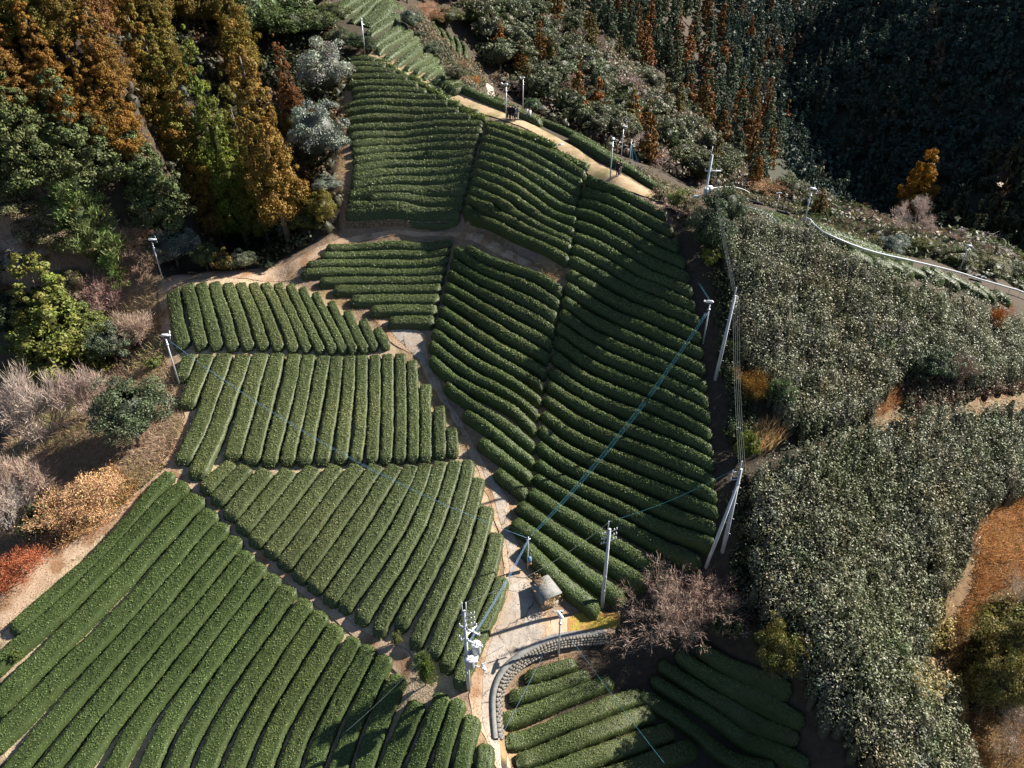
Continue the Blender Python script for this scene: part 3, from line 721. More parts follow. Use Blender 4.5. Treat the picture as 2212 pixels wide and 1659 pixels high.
# rows along and beyond the ridge path
k0 = int(np.argmin(np.abs(RC[:, 0] - hit([(985, 210)])[0][0])))
PE, PN = RC[k0:], RCN[k0:]
RIDGE_PE, RIDGE_PN = PE, PN
ps = np.concatenate([[0], np.cumsum(np.linalg.norm(np.diff(PE, axis=0), axis=1))]); PLn = ps[-1]
def beside(off, a, b): 
    m = (ps >= a * PLn) & (ps <= b * PLn); o = np.interp(ps / PLn, [0, 0.45, 0.7, 1.0], [off + 0.9, off + 1.1, off + 1.9, off + 1.9]); return (PE + PN * o[:, None])[m]
for k, (off, a, b, hw, hh, lab) in enumerate([(0.75, 0.0, 0.36, 0.7, 0.9, 'tea hedge on the far side of the ridge path, beside the standing group'), (1.0, 0.47, 1.0, 0.75, 0.95, 'long rounded tea hedge lining the far side of the ridge path'),
   (2.55, 0.1, 1.0, 0.75, 1.0, 'long tea hedge second beyond the ridge path, along the drop'), (4.1, 0.55, 1.0, 0.7, 1.0, 'narrow tea hedge farthest beyond the ridge path')]):
    hedge(beside(off, a, b)[::3], hw, hh, lab, 'tea rows beyond the ridge path', 1200 + k, (0.95, 1, 0.9))
rowsM = [M2((110, 125), (300, 0), (420, -80)), M2((205, 205), (400, 90), (560, 0), (700, -90)), M2((340, 270), (560, 120), (780, -10), (900, -80)), M2((515, 310), (740, 170), (950, 40)), M2((565, 440), (760, 310), (965, 180)),
 M2((615, 610), (830, 450), (1030, 315)), M2((690, 690), (900, 540), (1125, 400)), M2((790, 780), (1000, 640), (1215, 500)), M2((930, 860), (1110, 730), (1300, 605)), M2((1070, 920), (1240, 810), (1410, 712)), M2((1190, 975), (1350, 880), (1495, 795)), M2((1310, 1032), (1440, 955), (1560, 885)), M2((1440, 1100), (1540, 1040), (1630, 985))]
block(rowsM, 'from the top of the far block', 'tea rows of the far block beyond the ridge path', 0.6, 0.5, 13, (1, 1.02, 1.0), 'sunlit far tea hedge', base=(0.135, 0.175, 0.075), flat=5.0)
for k, r in enumerate([M2((1570, 1135), (1660, 1095), (1740, 1065)), M2((1640, 1195), (1740, 1165), (1830, 1140))]):
    hedge(hit(r, 0.7), 0.9, 0.85, ['nearly round tea hedge, upper of two by the ridge path', 'nearly round tea hedge, lower of two by the ridge path'][k], 'round tea hedges by the ridge path', 1400 + k)
rowsN = [M2((1430, 320), (1470, 380), (1490, 440)), M2((1520, 370), (1590, 480), (1620, 560)), M2((1620, 420), (1690, 540), (1690, 640)), M2((1720, 480), (1785, 600), (1775, 700)), M2((1810, 550), (1875, 650), (1860, 750))]
block(rowsN, 'of the small curved patch below the bare brown tree', 'curved tea rows below the bare brown tree', 0.8, 0.3, 15, (0.95, 1, 0.95), 'short curved tea hedge')
# rows beside the pale pipe on the right-hand ridge
PIPE_PX = [(1556, 432), (1610, 446), (1673, 463), (1732, 485), (1814, 522), (1889, 548), (1976, 564), (2071, 588), (2120, 606), (2212, 637), (2300, 668)]
PE = resample(smooth_poly(hit(PIPE_PX, 0.9), 2), 0.5); _t = np.gradient(PE, axis=0); _t /= np.linalg.norm(_t, axis=1)[:, None]; PN = np.stack([-_t[:, 1], _t[:, 0]], -1)
if PN[len(PN) // 2][1] < 0: PN = -PN
ps = arc_len(PE); PLn = ps[-1]
for k, (off, a, b, lab) in enumerate([(-1.0, 0.0, 0.3, 'tea hedge under the pale pipe near the tall pole'), (1.0, 0.0, 0.62, 'long tea hedge right behind the pale pipe'), (2.6, 0.02, 0.60, 'long tea hedge second behind the pale pipe'), (4.2, 0.05, 0.40, 'tea hedge at the outer drop behind the pale pipe')]):
    m_ = (ps >= a * PLn) & (ps <= b * PLn)
    hedge((PE + PN * off)[m_][::3], 0.7, 0.8, lab, 'tea rows along the pale pipe', 1600 + k, (0.9, 1, 0.95))
rowsP = [M4((150, 1050), (300, 1090), (400, 1170)), M4((400, 1120), (500, 1160), (620, 1220)), M4((530, 1130), (670, 1190), (790, 1260)), M4((700, 1160), (850, 1230), (1030, 1320)), M4((1000, 1230), (1090, 1290), (1190, 1340)), M4((1100, 1230), (1250, 1330), (1440, 1450)), M4((1310, 1310), (1470, 1400), (1620, 1490)), M4((1480, 1400), (1620, 1480), (1780, 1580)), M4((1640, 1430), (1800, 1530), (1880, 1600)), M4((1900, 1530), (2000, 1580), (2060, 1640))]
for k, r in enumerate(rowsP):
    hedge(hit(r, 0.8), 0.75, 0.9, 'plump short tea hedge below the pale pipe, ' + ORD[k] + ' counted from the left', 'plump tea hedges below the pale pipe', 1700 + k, (0.9, 1, 0.95))
for k, p in enumerate([(815, 1300), (1180, 1370)]):
    u, v = M4(p)[0]
    hedge(hit([(u - 6, v), (u + 6, v)], 0.6), 0.65, 1.0, ['ball-shaped tea bush, left of two below the pale pipe', 'ball-shaped tea bush, right of two below the pale pipe'][k], 'ball-shaped tea bushes', 1720 + k)
# leafier unclipped hedge lining the near side of the ridge path
rowsQ = [M2((610, 780), (680, 795), (740, 815)), M2((760, 845), (830, 865), (900, 890)), M2((920, 930), (975, 955), (1030, 985)), M2((1070, 1005), (1160, 1035), (1250, 1065)), M2((1200, 1090), (1300, 1125), (1400, 1150)), M2((1340, 1185), (1440, 1205), (1545, 1225)), M2((1460, 1265), (1550, 1290), (1640, 1310)),
 M2((1610, 1350), (1690, 1370), (1775, 1390)), M2((1760, 1435), (1900, 1465), (2030, 1490)), M2((1940, 1530), (2050, 1560), (2150, 1590)), N5((175, 640), (400, 700), (650, 770), (920, 890)), N5((820, 950), (1000, 1000), (1260, 1110))]
LQ = ['at the top beside the lamp post', 'second down the path edge', 'third down the path edge', 'fourth down the path edge', 'fifth down the path edge', 'sixth down the path edge', 'seventh down the path edge', 'eighth down the path edge', 'ninth down the path edge', 'just above the dark aisle', 'long, in front of the standing group', 'lowest, beside the fans on the path']
for k, r in enumerate(rowsQ):
    hedge(hit(r, 0.6), 0.5, 0.6, 'shaggy bright green hedge along the ridge path, ' + LQ[k], 'shaggy hedges along the ridge path', 1800 + k, (1.1, 1.12, 0.75), shaggy=0.5)
# ---------------------------------------------------------------- plants
def col_var(rng, n, v=0.28, hue=0.12):
    g = 1 + v * rng.normal(0, 1, (n, 1)).clip(-2, 2.2)
    h = 1 + hue * rng.normal(0, 1, (n, 3)).clip(-2, 2)
    return np.clip(g * h, 0.25, 2.2)

def rand_dirs(rng, n):
    d = rng.normal(0, 1, (n, 3)); return d / (np.linalg.norm(d, axis=1)[:, None] + 1e-9)

def core_blob(rng, zs, rs, n=9, jit=0.15, dark=0.35):
    """closed uneven inner body: rings of radius rs at heights zs"""
    m = len(zs); a = np.linspace(0, 2 * math.pi, n, endpoint=False)
    R = np.asarray(rs)[:, None] * (1 + jit * rng.normal(0, 1, (m, n)))
    V = np.stack([R * np.cos(a), R * np.sin(a), np.repeat(np.asarray(zs)[:, None], n, 1)], -1).reshape(-1, 3)
    i = np.arange(m * n).reshape(m, n); j = np.roll(i, -1, 1)
    q = np.stack([i[:-1], j[:-1], j[1:], i[1:]], -1).reshape(-1, 4)
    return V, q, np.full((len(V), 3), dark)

def pack_crown(name, core, LV, lc, mat):
    n = len(LV) // 4
    if core is not None:
        V, q, c = core
        return new_mesh(name, np.vstack([V, LV]), np.vstack([q, card_quads(n, len(V))]), col=np.vstack([c, np.repeat(lc, 4, 0)]), mats=(mat,))
    return new_mesh(name, LV, card_quads(n), col=np.repeat(lc, 4, 0), mats=(mat,))

def clump_leaves(rng, C, S, per, size, aspect, tilt, out_dir=None, up=0.25, squash=0.8):
    n = len(C)
    D = rand_dirs(rng, n * per).reshape(n, per, 3)
    D[..., 2] = D[..., 2] + up
    if out_dir is not None: D = D + 0.55 * out_dir[:, None]
    D /= np.linalg.norm(D, axis=-1)[..., None] + 1e-9
    P = C[:, None] + D * (S[:, None, None] * rng.uniform(0.55, 1.05, (n, per, 1))) * np.array([1, 1, squash])
    lc = np.repeat(col_var(rng, n, 0.15, 0.06), per, 0) * col_var(rng, n * per, 0.18, 0.04)
    return leaf_cards(P.reshape(-1, 3), D.reshape(-1, 3), size, rng, aspect, tilt), lc

def m_cedar(seed, h=18.0, r=3.0, n=340, per=115, size=0.098, lo=0.14, power=0.72, mat=None, lump=0.2, cn_=8, cr_=8):
    rng = np.random.default_rng(seed)
    t = lo + (1 - lo) * (1 - np.sqrt(rng.uniform(0.0004, 1, n)))
    lean = vnoise(t * 9, t * 0, seed, 1.0, 2)
    Rt = r * np.clip(1 - t, 0, 1) ** power * np.clip((t - lo) / 0.12 + 0.55, 0, 1)
    az = rng.uniform(0, 2 * math.pi, n)
    lob = 1 + lump * np.sin(az * 3 + t * 14 + seed) + 0.12 * rng.normal(0, 1, n)
    rad = Rt * lob * rng.uniform(0.6, 1.0, n)
    C = np.stack([rad * np.cos(az), rad * np.sin(az), t * h - rad * 0.12], -1)
    od = np.stack([np.cos(az), np.sin(az), 0.2 + 0 * az], -1)
    S = np.clip(0.20 * r + 0.10 * r * rng.normal(0, 1, n), 0.12 * r, 0.36 * r) * np.clip(1.3 - t, 0.5, 1)
    LV, lc = clump_leaves(rng, C, S, per, size, 0.55, 0.5, od, 0.35, 0.75)
    zs = np.linspace(lo, 0.72, cn_); rs = r * 0.26 * (1 - zs) ** (power + 0.25)
    rs[0] *= 0.3
    crown = pack_crown('crown', core_blob(rng, zs * h, rs, cr_), LV, lc, mat or M_NEEDLE)
    mb = MB(); mb.path([(0, 0, -0.8), (0.02, 0, h * 0.3), (0, 0.03, h * 0.8)], [0.026 * h * 0.8, 0.018 * h * 0.8, 0.004 * h], 8)
    return crown, mb.mesh('trunk', M_BARK, True), h, r

def m_broad(seed, h=6.0, r=2.6, n=70, per=70, size=0.13, mat=None, lo=0.12, aspect=0.55, tilt=0.55):
    rng = np.random.default_rng(seed)
    D = rand_dirs(rng, n); D[:, 2] = np.abs(D[:, 2]) * 1.1 - 0.35
    D /= np.linalg.norm(D, axis=1)[:, None]
    lob = 1 + 0.22 * np.sin(3 * np.arctan2(D[:, 1], D[:, 0]) + seed) + 0.12 * rng.normal(0, 1, n)
    hc = h * (0.5 + lo * 0.5); hz = h * (0.5 - lo * 0.5)
    q = rng.uniform(0.62, 0.92, n) * lob
    C = np.stack([D[:, 0] * r * q, D[:, 1] * r * q, hc + D[:, 2] * hz * q], -1)
    S = rng.uniform(0.2, 0.34, n) * r
    LV, lc = clump_leaves(rng, C, S, per, size, aspect, tilt, D, 0.3, 0.8)
    zz = np.linspace(-1, 0.85, 7)
    crown = pack_crown('crown', core_blob(rng, hc + zz * hz * 0.75, r * 0.68 * np.sqrt(np.clip(1 - zz ** 2, 0.02, 1)), 9, 0.12), LV, lc, mat or M_LEAF)
    mb = MB(); mb.path([(0, 0, -0.6), (0.05 * r, 0, h * 0.3), (0, 0.05 * r, h * 0.6)], [0.05 * r + 0.04, 0.04 * r + 0.03, 0.02], 6)
    for k in range(4):
        a = k * 1.6 + seed
        mb.path([(0.03 * r, 0, h * 0.25), (math.cos(a) * r * 0.35, math.sin(a) * r * 0.35, h * 0.5), (math.cos(a) * r * 0.55, math.sin(a) * r * 0.55, h * 0.7)], [0.03 * r, 0.02 * r, 0.008 * r], 5)
    return crown, mb.mesh('trunk', M_BARK, True), h, r

def m_pine(seed, h=6.0, r=3.0, n=90, per=60):
    rng = np.random.default_rng(seed)
    t = rng.uniform(0.15, 1, n) ** 0.9
    az = rng.uniform(0, 6.283, n); rad = r * np.sqrt(np.clip(1.05 - t, 0, 1)) * rng.uniform(0.3, 1.0, n)
    C = np.stack([rad * np.cos(az), rad * np.sin(az), t * h], -1)
    D = rand_dirs(rng, n * per).reshape(n, per, 3); D[..., 2] = np.abs(D[..., 2]) + 0.3
    D[..., 0] += 0.5 * np.cos(az)[:, None]; D[..., 1] += 0.5 * np.sin(az)[:, None]
    D /= np.linalg.norm(D, axis=-1)[..., None]
    L = 0.55
    base = C[:, None] + rng.normal(0, 0.22, (n, per, 3))
    side = np.cross(D, rand_dirs(rng, n * per).reshape(n, per, 3)); side /= np.linalg.norm(side, axis=-1)[..., None] + 1e-9
    ln = L * rng.uniform(0.5, 1.2, (n, per, 1))
    V = np.stack([base, base + D * ln * 0.5 + side * 0.035, base + D * ln, base + D * ln * 0.5 - side * 0.035], 2).reshape(-1, 3)
    lc = np.repeat(col_var(rng, n, 0.18, 0.08), per, 0) * col_var(rng, n * per, 0.2, 0.08)
    zz = np.linspace(0.12, 0.95, 7)
    crown = pack_crown('crown', core_blob(rng, zz * h, r * 0.42 * np.sqrt(np.clip(1.02 - zz, 0, 1)) * np.clip(zz * 3, 0.2, 1), 9, 0.2, 0.4), V, lc, M_NEEDLE)
    mb = MB(); mb.path([(0, 0, -0.6), (0.1, 0, h * 0.5), (0, 0, h * 0.95)], [0.16, 0.1, 0.02], 6)
    return crown, mb.mesh('trunk', M_BARK, True), h, r

def m_bare(seed, h=5.0, r=2.4, stems=7, depth=4, fuzz=4200, flen=0.4, wid=0.012, leafy=0):
    """leafless bush or tree: forking branches and a haze of fine twigs"""
    rng = np.random.default_rng(seed)
    mb = MB(); tips = []
    def grow(p, d, L, rad, k):
        q = p + d * L * 0.5 + rng.normal(0, 0.06 * L, 3); e = q + (d + rng.normal(0, 0.16, 3)) * L * 0.5
        mb.path([p, q, e], [rad, rad * 0.85, rad * 0.65], 4 if k > 1 else 3, False)
        if k >= 2: tips.append((q, d)); 
        tips.append((e, d))
        if k >= depth: return
        for _ in range(3 if rng.random() < 0.6 else 2):
            nd = d + rng.normal(0, 0.48, 3) + np.array([0, 0, 0.10]); nd /= np.linalg.norm(nd)
            grow(e if rng.random() < 0.6 else q, nd, L * rng.uniform(0.6, 0.85), rad * 0.62, k + 1)
    for s in range(stems):
        a = 6.283 * s / stems + rng.uniform(0, 1)
        sp = r / h * rng.uniform(0.25, 0.95)
        d = np.array([math.cos(a) * sp, math.sin(a) * sp, 1.0]) if stems > 1 else np.array([0.05, 0, 1.0])
        d /= np.linalg.norm(d)
        grow(np.array([math.cos(a) * 0.12, math.sin(a) * 0.12, -0.25]) * (stems > 1), d, h * (0.36 if stems > 1 else 0.33), 0.007 * h + 0.006, 0)
    V = np.vstack(mb.V); q = np.vstack(mb.Q)
    me_b = new_mesh('branches', V, q, col=np.full((len(V), 3), 1.0) * (1 + 0.15 * rng.normal(0, 1, (len(V), 1))), mats=(M_TWIG,))
    P = np.array([t[0] for t in tips]); Dr = np.array([t[1] for t in tips])
    k = rng.integers(0, len(P), fuzz)
    D = Dr[k] + rng.normal(0, 0.55, (fuzz, 3)) + np.array([0, 0, 0.15]); D /= np.linalg.norm(D, axis=1)[:, None]
    side = np.cross(D, rand_dirs(rng, fuzz)); side /= np.linalg.norm(side, axis=1)[:, None] + 1e-9
    b = P[k] + rng.normal(0, 0.12, (fuzz, 3)); ln = flen * rng.uniform(0.4, 1.3, (fuzz, 1))
    FV = np.stack([b, b + D * ln * 0.6 + side * wid, b + D * ln, b + D * ln * 0.6 - side * wid], 1).reshape(-1, 3)
    fc = col_var(rng, fuzz, 0.2, 0.06)
    if leafy:
        kk = rng.integers(0, len(P), leafy)
        C = P[kk] + rng.normal(0, 0.25, (leafy, 3))
        FV = np.vstack([FV, leaf_cards(C, rand_dirs(rng, leafy), 0.045, rng, 0.6, 0.5)])
        fc = np.vstack([fc, col_var(rng, leafy, 0.3, 0.1)])
    me_t = new_mesh('twigs', FV, card_quads(len(FV) // 4), col=np.repeat(fc, 4, 0), mats=(M_TWIG,))
    return me_t, me_b, h, r

LIB = {}
for k in range(3): LIB['cedar%d' % k] = m_cedar(100 + k, 18, 3.0)
for k in range(2): LIB['hinoki%d' % k] = m_cedar(120 + k, 11, 3.2, 260, 90, 0.12, 0.05, 0.62, None, 0.12)
for k in range(3): LIB['silver%d' % k] = m_broad(140 + k, 6, 2.6, 100, 120, 0.09, M_GLOSS)
for k in range(3): LIB['broad%d' % k] = m_broad(150 + k, 6, 2.6, 90, 100, 0.10)
for k in range(3): LIB['shrub%d' % k] = m_broad(160 + k, 2.2, 1.4, 40, 60, 0.085, None, 0.0)
for k in range(2): LIB['pine%d' % k] = m_pine(170 + k)
for k in range(3): LIB['bare%d' % k] = m_bare(180 + k)
for k in range(2): LIB['thicket%d' % k] = m_bare(190 + k, 3.0, 2.6, 9, 3, 6000, 0.5, 0.010)
for k in range(2): LIB['fine%d' % k] = m_bare(195 + k, 6.0, 3.0, 1, 5, 5600, 0.45, 0.012)
for k in range(2): LIB['russet%d' % k] = m_bare(198 + k, 3.0, 1.8, 8, 3, 2600, 0.35, 0.012, 3200)
for k in range(3): LIB['midcedar%d' % k] = m_cedar(200 + k, 12, 2.5, 110, 40, 0.24, 0.04, 0.9)
for k in range(3): LIB['midbroad%d' % k] = m_broad(210 + k, 6, 3.0, 45, 45, 0.24)
for k in range(2): LIB['midbare%d' % k] = m_bare(220 + k, 5, 2.6, 6, 3, 900, 0.6, 0.022)
for k in range(3): LIB['farcedar%d' % k] = m_cedar(230 + k, 14, 2.6, 34, 4, 0.75, 0.05, 0.85, cn_=4, cr_=5)
for k in range(2): LIB['farbroad%d' % k] = m_broad(240 + k, 7, 3.6, 18, 6, 0.7)

CROWN_NAME = {'bare': ('twigs', 'branches'), 'midbare': ('twigs', 'branches'), 'thicket': ('twigs', 'branches'), 'fine': ('twigs', 'branches'), 'russet': ('twigs', 'branches')}
def put(kind, x, y, h, r, tint, name, label, cat, group=None, rng=RNG, lean=0.0, sink=0.0):
    crown, trunk, h0, r0 = LIB[kind]
    key = kind.rstrip('0123456789')
    cn, tn = CROWN_NAME.get(key, ('crown', 'trunk'))
    if name.endswith('tree') and cn == 'twigs': tn = 'trunk'
    t = thing(name, label, cat, (x, y, float(gz(np.array([x]), np.array([y]))[0]) - sink), rng.uniform(0, 6.283), group, (0, 0), (r / r0, r / r0, h / h0))
    if lean:
        t.rotation_euler = (Matrix.Rotation(-lean, 4, 'Y') @ Matrix.Rotation(t.rotation_euler[2], 4, 'Z')).to_euler()
    obj(cn, crown, t, color=tint)
    bt = tint if cn == 'twigs' else (1, 1, 1)
    obj(tn, trunk, t, color=bt)
    return t

def plant(kind, u, vb, vt, w, tint, name, label, cat, group=None, round_=True, lean=0.0, sink=0.0):
    """place a plant from its outline in the survey frame: foot centre u, foot vb, top vt, width w"""
    v0 = vb - (0.30 * w * 0.5 if round_ else 0)
    p = hit([(u, v0)])[0]
    zr = float(ground_rel(p[:1], p[1:])[0]); zc = depth_of(p[0], p[1], zr)
    r = 0.5 * w * zc / FPX
    yb = (IH / 2 - v0) / FPX; yt = (IH / 2 - vt) / FPX
    h = zc * (yt - yb) / (CP + SP * yt)
    if round_: h -= r * 0.35
    return put(kind, p[0], p[1], max(h, r * 0.55), r, tint, name, label, cat, group, lean=lean, sink=sink)

ORG = (0.36, 0.165, 0.03); OLV = (0.21, 0.155, 0.022); YGR = (0.22, 0.215, 0.03); RUST = (0.30, 0.105, 0.03)
HIN = (0.12, 0.15, 0.06); DGR = (0.05, 0.075, 0.03); MGR = (0.10, 0.13, 0.045); SILV = (0.19, 0.215, 0.165); PALE = (0.24, 0.235, 0.155)
TWIG = (0.36, 0.27, 0.215); GTW = (0.46, 0.40, 0.36); PTW = (0.42, 0.28, 0.23); TAN = (0.55, 0.37, 0.20)
# cedars of the left-hand wood: (kind, foot u, foot v, top v, width, tint, label)
for a in [
 ('cedar0', 541, 548, 40, 108, YGR, 'tall yellow-green cedar with bare trunk at the wood edge'),
 ('cedar1', 478, 532, 160, 108, ORG, 'orange-brown cedar at the front of the wood, left of the yellow-green one'),
 ('cedar2', 628, 530, 0, 122, (0.35, 0.175, 0.03), 'tallest orange cedar, rightmost of the front row'),
 ('cedar0', 588, 545, 145, 79, OLV, 'slender olive cedar in front of the tallest orange cedar'),
 ('cedar1', 655, 330, 60, 64, RUST, 'narrow rust-brown cedar beside the silvery trees'),
 ('cedar2', 440, 470, -40, 108, OLV, 'olive cedar behind the front row, apex above the frame'),
 ('cedar1', 400, 400, -90, 108, (0.30, 0.15, 0.02), 'amber cedar in the second row of the wood'),
 ('cedar2', 300, 380, 0, 93, (0.36, 0.15, 0.02), 'orange cedar over the green cypresses'),
 ('cedar0', 240, 345, 60, 79, ORG, 'bright orange cedar nearest the green cypresses'),
 ('cedar1', 160, 300, -40, 93, (0.38, 0.16, 0.025), 'orange cedar second from the left edge of the wood'),
 ('cedar2', 60, 270, -60, 108, (0.34, 0.15, 0.03), 'orange-brown cedar at the top left corner'),
 ('cedar2', 0, 330, -20, 93, (0.26, 0.12, 0.03), 'russet cedar cut by the left edge'),
 ('cedar1', 540, 200, -160, 86, (0.27, 0.16, 0.02), 'olive cedar at the back, left of the green wood'),
 ('cedar1', 260, 230, -40, 90, (0.33, 0.15, 0.03), 'orange cedar in the upper wood'),
 ('cedar2', 390, 215, -80, 90, (0.24, 0.15, 0.02), 'olive cedar in the upper wood'),
 ('hinoki0', 352, 478, 235, 140, HIN, 'dense dark green cypress in front of the orange cedars'),
 ('hinoki1', 200, 400, 140, 150, (0.13, 0.155, 0.06), 'large green cypress left of the dense dark one'),
 ('hinoki0', 90, 400, 110, 150, (0.12, 0.14, 0.05), 'broad green cypress near the left edge'),
 ('hinoki1', 10, 430, 170, 140, (0.12, 0.14, 0.05), 'green cypress cut by the left edge'),
 ('hinoki0', 265, 330, 165, 70, (0.08, 0.11, 0.045), 'small green cypress tucked between cedars'),
]:
    plant(a[0], a[1], a[2], a[3], a[4], a[5] if 'hinoki' in a[0] else tuple(np.array(a[5]) * np.array((0.68, 0.84, 0.95))), 'cypress_tree' if 'hinoki' in a[0] else 'cedar_tree', a[6], 'tree', 'cypresses of the left wood' if 'hinoki' in a[0] else 'cedars of the left wood', round_=False, lean=math.radians(5))
